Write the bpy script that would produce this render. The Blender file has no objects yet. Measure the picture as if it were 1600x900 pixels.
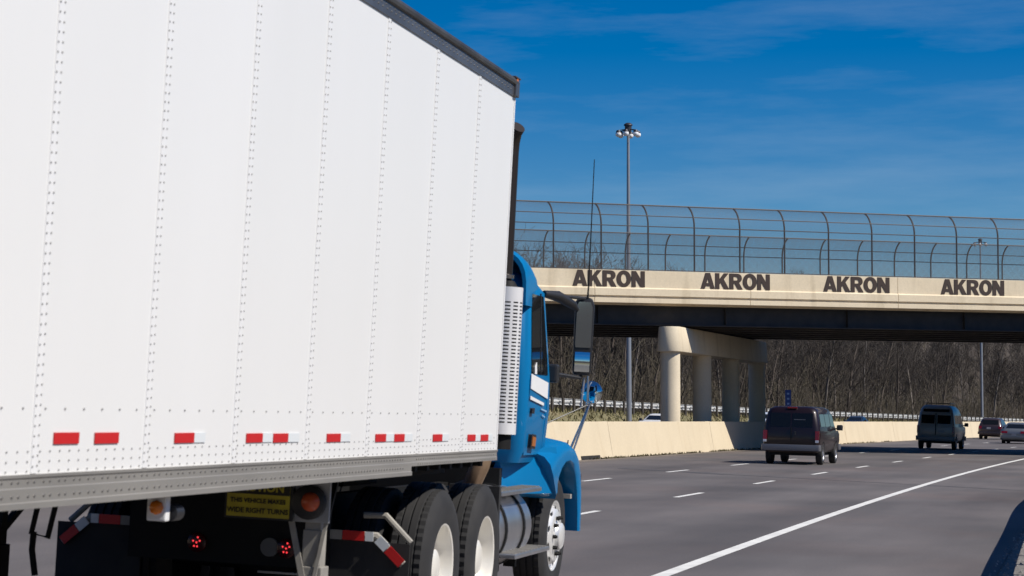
import bpy, bmesh, math, random
from mathutils import Matrix, Vector
R = math.radians
random.seed(7)
sc = bpy.context.scene
col = sc.collection

# ------------------------------------------------------------------ camera, sky, sun, exposure
EYE = 1.67
cd = bpy.data.cameras.new('camera'); cam = bpy.data.objects.new('camera', cd); col.objects.link(cam)
cam.location = (0, 0, EYE); cam.rotation_euler = (R(90) + math.atan(209.04 / 3700), 0, 0)
cd.sensor_width = 36; cd.lens = 3700 / 1600 * 36; cd.clip_start = .1; cd.clip_end = 6000
sc.camera = cam
cd.dof.use_dof = True; cd.dof.focus_distance = 95; cd.dof.aperture_fstop = 9
SUN_AZ, SUN_EL = R(69), R(46)          # azimuth measured from straight behind the camera towards its right
sdir = Vector((math.sin(SUN_AZ) * math.cos(SUN_EL), -math.cos(SUN_AZ) * math.cos(SUN_EL), math.sin(SUN_EL)))
w = bpy.data.worlds.new('World'); sc.world = w; w.use_nodes = True
N = w.node_tree.nodes; K = w.node_tree.links; N.clear()
sky = N.new('ShaderNodeTexSky'); sky.sky_type = 'NISHITA'; sky.sun_disc = False
sky.sun_elevation = SUN_EL; sky.sun_rotation = math.atan2(sdir.x, sdir.y)
sky.altitude = 1500; sky.air_density = 1.0; sky.dust_density = .15; sky.ozone_density = 4.0
hs = N.new('ShaderNodeHueSaturation'); hs.inputs['Saturation'].default_value = 1.58; hs.inputs['Hue'].default_value = .509; hs.inputs['Value'].default_value = 1.14
K.new(sky.outputs[0], hs.inputs['Color'])
tc = N.new('ShaderNodeTexCoord'); mp = N.new('ShaderNodeMapping')
mp.inputs['Scale'].default_value = (5, 5, 34); mp.inputs['Rotation'].default_value = (0, R(7), R(20))
nz = N.new('ShaderNodeTexNoise'); nz.inputs['Scale'].default_value = 1.35; nz.inputs['Detail'].default_value = 7; nz.inputs['Roughness'].default_value = .6
rp = N.new('ShaderNodeValToRGB'); rp.color_ramp.elements[0].position = .46; rp.color_ramp.elements[1].position = .86
rp.color_ramp.elements[1].color = (.20, .20, .20, 1)
mx = N.new('ShaderNodeMixRGB'); mx.inputs[2].default_value = (7.0, 8.6, 10.4, 1)
K.new(tc.outputs['Generated'], mp.inputs[0]); K.new(mp.outputs[0], nz.inputs['Vector']); K.new(nz.outputs['Fac'], rp.inputs[0])
K.new(rp.outputs[0], mx.inputs[0]); K.new(hs.outputs[0], mx.inputs[1])
bg = N.new('ShaderNodeBackground'); bg.inputs['Strength'].default_value = .064
wo = N.new('ShaderNodeOutputWorld'); K.new(mx.outputs[0], bg.inputs[0]); K.new(bg.outputs[0], wo.inputs[0])
sd = bpy.data.lights.new('sun', 'SUN'); sd.energy = 5.0; sd.angle = R(.53); sd.color = (1, .945, .86)
so = bpy.data.objects.new('sun', sd); col.objects.link(so); so.rotation_euler = sdir.to_track_quat('Z', 'Y').to_euler(); so.location = (60, -40, 80)
sc.view_settings.view_transform = 'Standard'; sc.view_settings.look = 'None'
sc.view_settings.exposure = .08; sc.view_settings.gamma = 1

# ------------------------------------------------------------------ materials
MATS = {}
def mat(name, c, rough=.6, metal=0., c2=None, scale=3., detail=6., lo=.35, hi=.65, bump=0., bscale=None, coat=0., stretch=None, spec=.5, coords='Object', emit=0.):
    if name in MATS: return MATS[name]
    m = bpy.data.materials.new(name); m.use_nodes = True; nt = m.node_tree; n = nt.nodes; l = nt.links
    b = n['Principled BSDF']; b.inputs['Base Color'].default_value = (*c, 1); b.inputs['Roughness'].default_value = rough
    b.inputs['Metallic'].default_value = metal; b.inputs['Specular IOR Level'].default_value = spec
    if coat: b.inputs['Coat Weight'].default_value = coat; b.inputs['Coat Roughness'].default_value = .06
    if emit: b.inputs['Emission Color'].default_value = (*c, 1); b.inputs['Emission Strength'].default_value = emit
    if c2 or bump:
        t = n.new('ShaderNodeTexCoord'); mpn = n.new('ShaderNodeMapping'); l.new(t.outputs[coords], mpn.inputs[0])
        if stretch: mpn.inputs['Scale'].default_value = stretch
    if c2:
        z = n.new('ShaderNodeTexNoise'); z.inputs['Scale'].default_value = scale; z.inputs['Detail'].default_value = detail
        l.new(mpn.outputs[0], z.inputs['Vector'])
        r = n.new('ShaderNodeValToRGB'); r.color_ramp.elements[0].position = lo; r.color_ramp.elements[1].position = hi
        r.color_ramp.elements[0].color = (*c, 1); r.color_ramp.elements[1].color = (*c2, 1)
        l.new(z.outputs['Fac'], r.inputs[0]); l.new(r.outputs[0], b.inputs['Base Color'])
    if bump:
        z2 = n.new('ShaderNodeTexNoise'); z2.inputs['Scale'].default_value = bscale or scale * 4; z2.inputs['Detail'].default_value = 5
        l.new(mpn.outputs[0], z2.inputs['Vector'])
        bn = n.new('ShaderNodeBump'); bn.inputs['Strength'].default_value = bump; bn.inputs['Distance'].default_value = .03
        l.new(z2.outputs['Fac'], bn.inputs['Height']); l.new(bn.outputs[0], b.inputs['Normal'])
    MATS[name] = m; return m

def asphalt():
    m = bpy.data.materials.new('asphalt'); m.use_nodes = True; nt = m.node_tree; n = nt.nodes; l = nt.links
    b = n['Principled BSDF']; b.inputs['Roughness'].default_value = .8; b.inputs['Specular IOR Level'].default_value = .3
    uv = n.new('ShaderNodeUVMap'); uv.uv_map = 'road'            # u = across (m), v = along (m)
    def noise(scale, sx, sy, det=5):
        mpn = n.new('ShaderNodeMapping'); mpn.inputs['Scale'].default_value = (sx, sy, 1); l.new(uv.outputs[0], mpn.inputs[0])
        z = n.new('ShaderNodeTexNoise'); z.inputs['Scale'].default_value = scale; z.inputs['Detail'].default_value = det; l.new(mpn.outputs[0], z.inputs['Vector']); return z
    def ramp(src, a, b_, ca, cb):
        r = n.new('ShaderNodeValToRGB'); r.color_ramp.elements[0].position = a; r.color_ramp.elements[1].position = b_
        r.color_ramp.elements[0].color = (*ca, 1); r.color_ramp.elements[1].color = (*cb, 1); l.new(src, r.inputs[0]); return r
    base = ramp(noise(1, .55, .03).outputs['Fac'], .34, .68, (.112, .103, .103), (.162, .150, .148))
    blot = ramp(noise(.35, 1, .45, 6).outputs['Fac'], .33, .7, (.74, .74, .74), (1.15, 1.11, 1.09))
    grit = ramp(noise(38, 1, 1, 3).outputs['Fac'], .3, .7, (.86, .86, .86), (1.1, 1.1, 1.1))
    red = ramp(noise(.22, 1, .6, 3).outputs['Fac'], .5, .72, (1, 1, 1), (1.08, .99, .95))
    last = base
    for k in (blot, grit, red):
        mm = n.new('ShaderNodeMixRGB'); mm.blend_type = 'MULTIPLY'; mm.inputs[0].default_value = 1
        l.new(last.outputs[0], mm.inputs[1]); l.new(k.outputs[0], mm.inputs[2]); last = mm
    # polished wheel tracks, oil darkened lane centres: period of one lane
    sx = n.new('ShaderNodeSeparateXYZ'); l.new(uv.outputs[0], sx.inputs[0])
    ma = n.new('ShaderNodeMath'); ma.operation = 'MULTIPLY'; ma.inputs[1].default_value = 2 * math.pi / 3.66; l.new(sx.outputs[0], ma.inputs[0])
    mc = n.new('ShaderNodeMath'); mc.operation = 'SINE'; l.new(ma.outputs[0], mc.inputs[0])
    mr = n.new('ShaderNodeMapRange'); mr.inputs[1].default_value = -1; mr.inputs[2].default_value = 1; mr.inputs[3].default_value = .93; mr.inputs[4].default_value = 1.05; l.new(mc.outputs[0], mr.inputs[0])
    mm = n.new('ShaderNodeMixRGB'); mm.blend_type = 'MULTIPLY'; mm.inputs[0].default_value = 1; l.new(last.outputs[0], mm.inputs[1]); l.new(mr.outputs[0], mm.inputs[2])
    l.new(mm.outputs[0], b.inputs['Base Color'])
    bn = n.new('ShaderNodeBump'); bn.inputs['Strength'].default_value = .25; bn.inputs['Distance'].default_value = .01
    l.new(noise(60, 1, 1, 3).outputs['Fac'], bn.inputs['Height']); l.new(bn.outputs[0], b.inputs['Normal'])
    return m

def concrete(name, c, c2, streak=.75, sheet=False):
    """cast concrete: mottled, with vertical rain streaks"""
    m = bpy.data.materials.new(name); m.use_nodes = True; nt = m.node_tree; n = nt.nodes; l = nt.links
    b = n['Principled BSDF']; b.inputs['Roughness'].default_value = .85; b.inputs['Specular IOR Level'].default_value = .25
    g = n.new('ShaderNodeTexCoord')
    def noise(scale, st, det=6):
        mpn = n.new('ShaderNodeMapping'); mpn.inputs['Scale'].default_value = st; l.new(g.outputs['Object'], mpn.inputs[0])
        z = n.new('ShaderNodeTexNoise'); z.inputs['Scale'].default_value = scale; z.inputs['Detail'].default_value = det; l.new(mpn.outputs[0], z.inputs['Vector']); return z
    def ramp(src, a, b_, ca, cb):
        r = n.new('ShaderNodeValToRGB'); r.color_ramp.elements[0].position = a; r.color_ramp.elements[1].position = b_
        r.color_ramp.elements[0].color = (*ca, 1); r.color_ramp.elements[1].color = (*cb, 1); l.new(src, r.inputs[0]); return r
    a = ramp(noise(.6, (1, 1, 1)).outputs['Fac'], .3, .7, c, c2)
    s = ramp(noise(1.6, (1, 1, .12), 5).outputs['Fac'], .28, .46, (streak, streak * .98, streak * .95), (1, 1, 1))
    f = ramp(noise(14, (1, 1, 1), 4).outputs['Fac'], .3, .7, (.94, .94, .94), (1.03, 1.03, 1.03))
    last = a
    for k in (s, f):
        mm = n.new('ShaderNodeMixRGB'); mm.blend_type = 'MULTIPLY'; mm.inputs[0].default_value = 1
        l.new(last.outputs[0], mm.inputs[1]); l.new(k.outputs[0], mm.inputs[2]); last = mm
    l.new(last.outputs[0], b.inputs['Base Color'])
    bn = n.new('ShaderNodeBump'); bn.inputs['Strength'].default_value = .2; bn.inputs['Distance'].default_value = .02
    l.new(noise(22, (1, 1, 1)).outputs['Fac'], bn.inputs['Height']); l.new(bn.outputs[0], b.inputs['Normal'])
    MATS[name] = m; return m

M_ASPH = asphalt()
M_PAINT = mat('road_paint', (.80, .79, .75), .7, c2=(.60, .59, .56), scale=3, lo=.35, hi=.75)
M_DARK_STRIP = mat('dark_strip', (.055, .052, .054), .7, c2=(.10, .095, .095), scale=2)
M_GRASS = mat('grass_ground', (.15, .14, .065), .95, c2=(.21, .175, .095), scale=.35, bump=.8, bscale=6)
M_LITTER = mat('leaf_litter', (.040, .030, .022), .95, c2=(.068, .052, .038), scale=.5, bump=.7, bscale=3)
M_GRAVEL = mat('gravel', (.13, .12, .11), .95, c2=(.24, .22, .20), scale=14, bump=.9, bscale=22)
M_WALL = concrete('barrier_concrete', (.62, .525, .375), (.67, .57, .41), .95)
M_BRIDGE = concrete('bridge_concrete', (.74, .62, .44), (.82, .70, .51), .80)
M_PIER = concrete('pier_concrete', (.66, .57, .42), (.74, .64, .48), .84)
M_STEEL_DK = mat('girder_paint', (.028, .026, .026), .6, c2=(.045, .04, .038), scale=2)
M_LETTER = mat('letter_paint', (.045, .028, .022), .75)
M_GALV = mat('galvanised_steel', (.42, .43, .45), .45, .85, c2=(.52, .53, .55), scale=6)
M_FENCE = mat('fence_steel', (.055, .05, .05), .6, .4)
M_RAILW = mat('rail_steel', (.66, .66, .65), .5, .25, c2=(.54, .54, .53), scale=2)
M_POSTW = mat('wood_post', (.05, .042, .035), .9)
M_BARK = mat('bark', (.13, .11, .092), .95, c2=(.22, .19, .165), scale=2.2, stretch=(1, 1, .25), bump=.5, bscale=9)
M_BARK2 = mat('bark_dark', (.085, .066, .052), .95, c2=(.15, .12, .098), scale=2.2, stretch=(1, 1, .25), bump=.5, bscale=9)
M_TWIG = mat('twig', (.066, .054, .045), .95)
M_BRUSH = mat('brush', (.070, .056, .042), .95, c2=(.115, .097, .062), scale=.4)
M_WHITE = mat('trailer_white', (.80, .80, .795), .38, c2=(.765, .765, .755), scale=.7, stretch=(1, 1, .35), lo=.3, hi=.75, bump=.045, bscale=1.3)
M_STRIP = mat('trailer_strip', (.80, .80, .80), .38)
M_RIVET = mat('rivet_aluminium', (.34, .34, .335), .6, .0)
M_RIVETD = mat('rail_rivet', (.13, .125, .12), .6, .2)
M_RAIL = mat('rail_aluminium', (.40, .38, .345), .5, .5, c2=(.32, .305, .28), scale=2.5, stretch=(1, .3, 2))
M_TOPRAIL = mat('top_rail_aluminium', (.20, .205, .225), .45, .7, c2=(.14, .14, .15), scale=3)
M_ROOFE = mat('roof_edge_steel', (.06, .057, .055), .5, .5, c2=(.10, .095, .09), scale=3)
M_MAST = mat('mast_steel', (.33, .34, .36), .45, .6)
M_DIRT = mat('gutter_dirt', (.13, .108, .09), .95, c2=(.17, .145, .125), scale=1.2)
M_BLACK = mat('black_steel', (.007, .007, .007), .7, spec=.3)
M_RUBBER = mat('tyre_rubber', (.016, .016, .017), .8, c2=(.026, .025, .025), scale=5)
M_BLUE = mat('truck_blue', (.001, .150, .365), .4, .0, coat=.25, c2=(.001, .165, .395), scale=1, spec=.2)
M_STRIPE = mat('stripe_white', (.80, .80, .80), .4)
M_CHROME = mat('chrome', (.85, .85, .86), .12, 1.)
M_ALU = mat('tank_aluminium', (.60, .60, .61), .33, .9, c2=(.50, .50, .51), scale=3)
M_CREAM = mat('rim_paint', (.80, .77, .70), .35, .15, coat=.3)
M_GUARD = mat('guard_chrome', (.82, .82, .83), .32, .2)
M_RUST = mat('rust_pipe', (.16, .10, .06), .7, .3, c2=(.26, .18, .11), scale=6)
M_STACK = mat('stack_steel', (.055, .045, .04), .4, .7)
M_RED = mat('red_tape', (.55, .012, .012), .45)
M_WTAPE = mat('white_tape', (.72, .755, .775), .4)
M_AMBER = mat('amber_lens', (.75, .20, .02), .25)
M_REDL = mat('red_lens', (.22, .006, .009), .2, coat=.3)
M_REDD = mat('lamp_red_dark', (.05, .003, .004), .25)
M_STEER = mat('steer_rim', (.86, .85, .82), .3, .45)
M_LED = mat('red_led', (1., .05, .06), .3, emit=1.2)
M_YEL = mat('caution_yellow', (.50, .42, .03), .55, c2=(.38, .31, .03), scale=8)
M_GLASS = mat('dark_glass', (.008, .009, .010), .06, spec=.35)
M_MIRROR = mat('mirror_glass', (.75, .82, .82), .03, 1.)
M_GREYP = mat('grey_paint', (.35, .33, .29), .6, c2=(.26, .245, .22), scale=5)
M_SIGNB = mat('sign_blue', (.003, .016, .085), .6, spec=.2)
M_SIGNL = mat('sign_mark', (.05, .09, .2), .5)
M_WLAMP = mat('lamp_glass', (.85, .86, .88), .15, spec=.8)
M_LAMPB = mat('lamp_housing', (.06, .06, .07), .5, .5)
M_PLAST = mat('black_plastic', (.02, .02, .022), .45)
M_BUMP = mat('bumper_grey', (.16, .16, .175), .4, .4)

# ------------------------------------------------------------------ helpers
class MB:
    def __init__(s): s.v = []; s.f = []
    def add(s, vs, fs):
        o = len(s.v); s.v += [tuple(p) for p in vs]; s.f += [tuple(i + o for i in q) for q in fs]; return s
    def box(s, x0, x1, y0, y1, z0, z1):
        return s.add([(x0, y0, z0), (x1, y0, z0), (x1, y1, z0), (x0, y1, z0), (x0, y0, z1), (x1, y0, z1), (x1, y1, z1), (x0, y1, z1)],
                     [(3, 2, 1, 0), (4, 5, 6, 7), (0, 1, 5, 4), (1, 2, 6, 5), (2, 3, 7, 6), (3, 0, 4, 7)])
    def tube(s, pts, r, n=6, cap=True):
        pts = [Vector(p) for p in pts]; rs = r if isinstance(r, (list, tuple)) else [r] * len(pts)
        o = len(s.v); k = len(pts); up = None
        for i, p in enumerate(pts):
            d = (pts[min(i + 1, k - 1)] - pts[max(i - 1, 0)]).normalized()
            if up is None:
                up = Vector((0, 0, 1)) if abs(d.z) < .9 else Vector((1, 0, 0))
            a = d.cross(up).normalized(); b = a.cross(d).normalized(); up = b
            for j in range(n):
                t = 2 * math.pi * j / n; s.v.append(tuple(p + (a * math.cos(t) + b * math.sin(t)) * rs[i]))
        for i in range(k - 1):
            for j in range(n):
                j2 = (j + 1) % n; s.f.append((o + i * n + j, o + i * n + j2, o + (i + 1) * n + j2, o + (i + 1) * n + j))
        if cap:
            s.f.append(tuple(o + j for j in range(n))[::-1]); s.f.append(tuple(o + (k - 1) * n + j for j in range(n)))
        return s
    def bar(s, a, b, w, h, upv=(0, 0, 1)):
        a = Vector(a); b = Vector(b); d = (b - a).normalized(); u = Vector(upv); r = d.cross(u).normalized(); u = r.cross(d)
        vs = [p + r * (w / 2 * i) + u * (h / 2 * j) for p in (a, b) for i, j in ((-1, -1), (1, -1), (1, 1), (-1, 1))]
        return s.add(vs, [(0, 1, 2, 3), (7, 6, 5, 4), (0, 4, 5, 1), (1, 5, 6, 2), (2, 6, 7, 3), (3, 7, 4, 0)])
    def lathe(s, prof, axis='z', n=24, c=(0, 0, 0), mod=None):
        """prof: (radius, position along the axis)"""
        o = len(s.v); k = len(prof)
        for i, (r, t) in enumerate(prof):
            for j in range(n):
                q = 2 * math.pi * j / n; rr = r * (mod(i, j) if mod else 1)
                a, b = rr * math.cos(q), rr * math.sin(q)
                p = {'z': (a, b, t), 'x': (t, a, b), 'y': (b, t, a)}[axis]
                s.v.append((p[0] + c[0], p[1] + c[1], p[2] + c[2]))
        for i in range(k - 1):
            for j in range(n):
                j2 = (j + 1) % n; s.f.append((o + i * n + j, o + i * n + j2, o + (i + 1) * n + j2, o + (i + 1) * n + j))
        return s
    def prism(s, poly, ax, t0, t1):
        """poly in the two other axes (ax 'x': (y,z); 'y': (x,z); 'z': (x,y)), extruded t0..t1"""
        n = len(poly)
        def P(p, t): return {'x': (t, p[0], p[1]), 'y': (p[0], t, p[1]), 'z': (p[0], p[1], t)}[ax]
        return s.add([P(p, t0) for p in poly] + [P(p, t1) for p in poly],
                     [tuple(range(n))[::-1], tuple(range(n, 2 * n))] + [(i, (i + 1) % n, n + (i + 1) % n, n + i) for i in range(n)])
    def build(s, name, m, parent=None, frame=None, smooth=None, kind=None, bevel=0):
        me = bpy.data.meshes.new(name)
        F = frame or Matrix.Identity(4)
        if parent is not None: F = WM[parent.name].inverted() @ F
        me.from_pydata([F @ Vector(p) for p in s.v], [], s.f); me.materials.append(m)
        bm = bmesh.new(); bm.from_mesh(me)
        if bevel:
            bmesh.ops.remove_doubles(bm, verts=bm.verts, dist=1e-5)
            es = [e for e in bm.edges if len(e.link_faces) == 2 and e.calc_face_angle() > R(25)]
            bmesh.ops.bevel(bm, geom=es, offset=bevel, segments=2, affect='EDGES', profile=.6, clamp_overlap=True)
        bmesh.ops.recalc_face_normals(bm, faces=bm.faces); bm.to_mesh(me); bm.free()
        if smooth is not None:
            me.polygons.foreach_set('use_smooth', [True] * len(me.polygons)); me.set_sharp_from_angle(angle=R(smooth))
        o = bpy.data.objects.new(name, me); col.objects.link(o)
        if parent is not None: o.parent = parent; WM[o.name] = WM[parent.name]
        else: WM[o.name] = Matrix.Identity(4)
        if kind: o['kind'] = kind
        return o
WM = {}
def empty(name, M, label, cat, group=None):
    o = bpy.data.objects.new(name, None); col.objects.link(o); o.matrix_world = M; o.empty_display_size = .2
    WM[o.name] = M.copy(); tag(o, label, cat, group); return o
def tag(o, label, cat, group=None):
    o['label'] = label; o['category'] = cat
    if group: o['group'] = group
def copy_tree(o, parent=None):
    c = o.copy(); col.objects.link(c); c.parent = parent
    for ch in list(o.children): copy_tree(ch, c)
    return c
def loftz(slices, cx=0., seg=4):
    """stack of rounded rectangles in plan: (z, half width, y rear, y front, corner radius)"""
    m = MB(); rings = []
    for (z, hw, yr, yf, cr) in slices:
        ring = []
        for (sx, yc, a0) in ((1, yf, 0), (-1, yf, 90), (-1, yr, 180), (1, yr, 270)):
            ccx = sx * (hw - cr); ccy = yc - cr if yc == yf else yc + cr
            for i in range(seg + 1):
                t = R(a0 + 90 * i / seg); ring.append((cx + ccx + cr * math.cos(t), ccy + cr * math.sin(t), z))
        rings.append(ring)
    n = len(rings[0])
    for r in rings: m.v += r
    for i in range(len(rings) - 1):
        for j in range(n):
            j2 = (j + 1) % n; m.f.append((i * n + j, i * n + j2, (i + 1) * n + j2, (i + 1) * n + j))
    m.f.append(tuple(range(n))[::-1]); m.f.append(tuple(range((len(rings) - 1) * n, len(rings) * n)))
    return m
def lerp_slice(slices, z):
    for a, b in zip(slices, slices[1:]):
        if a[0] <= z <= b[0]:
            t = (z - a[0]) / (b[0] - a[0]) if b[0] > a[0] else 0
            return [a[i] + (b[i] - a[i]) * t for i in range(5)]
    return slices[-1] if z > slices[-1][0] else slices[0]
def side_pane(slices, poly, sgn=1, out=.006, thick=.012, cx=0.):
    """a pane lying on the flank of a loft; poly of (y, z)"""
    n = len(poly); o = []; i_ = []
    for y, z in poly:
        hw = lerp_slice(slices, z)[1]; o.append((cx + sgn * (hw + out), y, z)); i_.append((cx + sgn * (hw + out - thick), y, z))
    m = MB(); m.add(o + i_, [tuple(range(n)), tuple(range(n, 2 * n))[::-1]] + [(i, (i + 1) % n, n + (i + 1) % n, n + i) for i in range(n)]); return m
def end_pane(slices, poly, rear=True, out=.006, thick=.012, cx=0.):
    n = len(poly); o = []; i_ = []
    for x, z in poly:
        s = lerp_slice(slices, z); y = s[2] - out if rear else s[3] + out; yi = y + thick if rear else y - thick
        o.append((cx + x, y, z)); i_.append((cx + x, yi, z))
    m = MB(); m.add(o + i_, [tuple(range(n)), tuple(range(n, 2 * n))[::-1]] + [(i, (i + 1) % n, n + (i + 1) % n, n + i) for i in range(n)]); return m
def rect(a0, a1, b0, b1): return [(a0, b0), (a1, b0), (a1, b1), (a0, b1)]

# ------------------------------------------------------------------ road frame: a gentle right hand curve, banked
TH, RAD, BANK = .2204, 1644., .026
rn = Vector((math.cos(TH), -math.sin(TH))); rt = Vector((math.sin(TH), math.cos(TH)))
def xy(a, u):
    g = a / RAD; q = rn * RAD + (RAD - u) * (-rn * math.cos(g) + rt * math.sin(g)); return q.x, q.y
def rp3(a, u, dz=0.): x, y = xy(a, u); return (x, y, -BANK * u + dz)
def to_au(x, y):
    d = Vector((x, y)) - rn * RAD; return math.atan2(d.dot(rt), -d.dot(rn)) * RAD, RAD - d.length
def road_z(x, y): return -BANK * to_au(x, y)[1]
def head(a): return TH + a / RAD
def smooth(t): t = max(0., min(1., t)); return t * t * (3 - 2 * t)
def bank_top(a): return max(1.1, min(2.9, 2.4 - (a - 152) * .006))
def hsh(a, u): return math.sin(a * .071 + 1.3) * math.sin(u * .113 + .4) + .6 * math.sin(a * .173 + u * .09)
def ter_z(a, u):
    if u > 1.6: return -BANK * 1.6 - .05 - .9 * smooth((u - 1.6) / 5) + 11 * smooth((u - 8) / 34) + .04 * hsh(a * 4, u * 4)  # right-hand bank, out of view, added to block low sky light
    if u > -34.6: return -BANK * u - .05
    z0 = BANK * 34.6 - .05; zt = bank_top(a)
    if u > -38.2: return z0 + (zt - z0) * smooth((-34.6 - u) / 3.6)
    if u > -41: return zt
    return zt + (19 + 7 * smooth((a - 230) / 160)) * smooth((-41 - u) / 95) + .35 * hsh(a, u) * smooth((-41 - u) / 10)
def strip(m, alist, u0, u1, dz):
    o = len(m.v)
    for a in alist: m.v.append(rp3(a, u0, dz)); m.v.append(rp3(a, u1, dz))
    for i in range(len(alist) - 1): m.f.append((o + 2 * i, o + 2 * i + 1, o + 2 * i + 3, o + 2 * i + 2))
    return m
def frange(a, b, st):
    n = max(1, int(round((b - a) / st))); return [a + (b - a) * i / n for i in range(n + 1)]

# ground: one terrain sheet to the horizon
al = frange(-320, -40, 40) + frange(-30, 460, 7) + frange(490, 1500, 60)
ul = [1000, 500, 250, 120, 60, 42, 36, 30, 24, 18, 13, 10, 7, 5, 3.5, 2.4, 1.6, -1, -17, -34.6, -35.3, -36, -36.7, -37.4, -38.2, -39.5, -41] + [-41 - 3.5 * i for i in range(1, 20)] + [-120, -160, -240, -400, -700, -1300]
gm = MB()
for a in al:
    for u in ul: x, y = xy(a, u); gm.v.append((x, y, ter_z(a, u)))
nu = len(ul)
for i in range(len(al) - 1):
    for j in range(nu - 1): gm.f.append((i * nu + j, (i + 1) * nu + j, (i + 1) * nu + j + 1, i * nu + j + 1))
ground = gm.build('ground', M_GRASS, smooth=60, kind='structure')
ground.data.materials.append(M_LITTER)
for p in ground.data.polygons:
    a_, u_ = to_au(p.center.x, p.center.y)
    if u_ < -39.5 or u_ > 10: p.material_index = 1
# carriageways
def road_sheet(name, ulist, a0, a1, dz):
    m = MB(); A = frange(a0, a1, 5)
    for a in A:
        for u in ulist: m.v.append(rp3(a, u, dz))
    n = len(ulist)
    for i in range(len(A) - 1):
        for j in range(n - 1): m.f.append((i * n + j, i * n + j + 1, (i + 1) * n + j + 1, (i + 1) * n + j))
    o = m.build(name, M_ASPH, smooth=60, kind='structure')
    uv = o.data.uv_layers.new(name='road')
    for lp in o.data.loops:
        v = o.data.vertices[lp.vertex_index].co; a, u = to_au(v.x, v.y); uv.data[lp.index].uv = (u, a)
    return o
road = road_sheet('road', [-17., -13, -9, -5, -.72], -60, 520, 0)
oroad = road_sheet('opposite_road', [-34.5, -30, -25, -21, -17.0], -60, 520, 0)
verge = road_sheet('gravel_verge', [-.72, .4, 1.7], -60, 300, -.008); verge.data.materials[0] = M_GRAVEL
# painted lines: children of the road
WM['road'] = Matrix.Identity(4)
for u, p0 in ((-3.99 - 3.66, 35.4), (-3.99 - 7.32, 53.65)):
    for k in range(0, 34):
        a0 = p0 + 10.27 * k
        if -10 < a0 < 330: strip(MB(), frange(a0, a0 + 3.05, 1.6), u - .065, u + .065, .004).build('lane_dash', M_PAINT, road)
strip(MB(), frange(-60, 420, 4), -4.075, -3.905, .004).build('edge_line', M_PAINT, road)
strip(MB(), frange(-20, 330, 4), -16.40, -15.75, .004).build('gutter_dirt', M_DIRT, road)
# dark transverse strips of uneven width
def cross_strip(pts, wdt, nm):
    m = MB(); o = 0
    L = []
    for (a, u) in pts: L.append((a, u))
    vs = []
    for i in range(len(L)):
        a, u = L[i]; ww = wdt * (.7 + .6 * random.random()); vs += [rp3(a - ww, u, .003), rp3(a + ww, u, .003)]
    m.add(vs, [(2 * i, 2 * i + 1, 2 * i + 3, 2 * i + 2) for i in range(len(L) - 1)])
    return m.build(nm, M_DARK_STRIP, road)
def lin(p, q, n): return [(p[0] + (q[0] - p[0]) * i / n + random.uniform(-.1, .1), p[1] + (q[1] - p[1]) * i / n) for i in range(n + 1)]
cross_strip(lin((66.5, -13.2), (63.5, -9.6), 9), .42, 'dark_cross_strip')
cross_strip(lin((63.6, -9.65), (57.3, -1.0), 22), .13, 'dark_cross_strip')

# ------------------------------------------------------------------ concrete median barrier
br = empty('concrete_median_barrier', Matrix.Translation(rp3(97, -16.7)), 'long cream concrete median barrier with sloped face behind the lanes', 'barrier')
BH = 1.245
def barrier_seg(a0, a1):
    m = MB(); A = frange(a0, a1, 3.2); prof = [(-16.38, -.02), (-16.60, BH), (-16.78, BH), (-16.99, -.02)]
    for a in A:
        for (u, h) in prof: x, y = xy(a, u); m.v.append((x, y, -BANK * -16.7 + h - (.0 if h > .5 else .0)))
    for i in range(len(A) - 1):
        for j in range(3): m.f.append((i * 4 + j, i * 4 + j + 1, (i + 1) * 4 + j + 1, (i + 1) * 4 + j))
    m.f.append((0, 1, 2, 3)); q = 4 * (len(A) - 1); m.f.append((q + 3, q + 2, q + 1, q)); return m
a0 = 79.6 - 18.2 * 5
while a0 < 430:
    barrier_seg(a0 + .008, a0 + 18.192).build('barrier_segment', M_WALL, br, bevel=.012); a0 += 18.2
M_DRAIN = mat('drain_dark', (.02, .018, .016), .9)
m = MB(); A = (75.0, 77.6)
vs = []
for a in A:
    for u, z in ((-16.36, .02), (-16.375, .13), (-16.44, .13), (-16.44, .02)): x, y = xy(a, u); vs.append((x, y, BANK * 16.38 + z))
m.add(vs, [(0, 1, 5, 4), (1, 2, 6, 5), (2, 3, 7, 6), (3, 0, 4, 7), (0, 3, 2, 1), (4, 5, 6, 7)]); m.build('drain_slot', M_DRAIN, br)
# weeds and grit along the foot of the barrier
m = MB(); rnd = random.Random(3)
for i in range(1500):
    a = rnd.uniform(76, 150) if i % 4 else rnd.uniform(76, 100); dens = math.sin(a * .9) + math.sin(a * .37 + 1) + .3
    if dens < rnd.uniform(-1.6, .8): continue
    u = -16.36 + rnd.uniform(-.01, .12); x, y = xy(a, u); z = -BANK * u; h = rnd.uniform(.02, .10); t = rnd.uniform(0, 6.28); ww = rnd.uniform(.02, .05)
    dx, dy = math.cos(t) * ww, math.sin(t) * ww; lx, ly = rnd.uniform(-.05, .05), rnd.uniform(-.05, .05)
    m.add([(x - dx, y - dy, z), (x + dx, y + dy, z), (x + lx, y + ly, z + h)], [(0, 1, 2)])
wd = m.build('weeds', mat('weed', (.10, .085, .045), .95), kind='stuff'); tag(wd, 'dry weeds growing along the foot of the concrete barrier', 'weeds')

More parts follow.
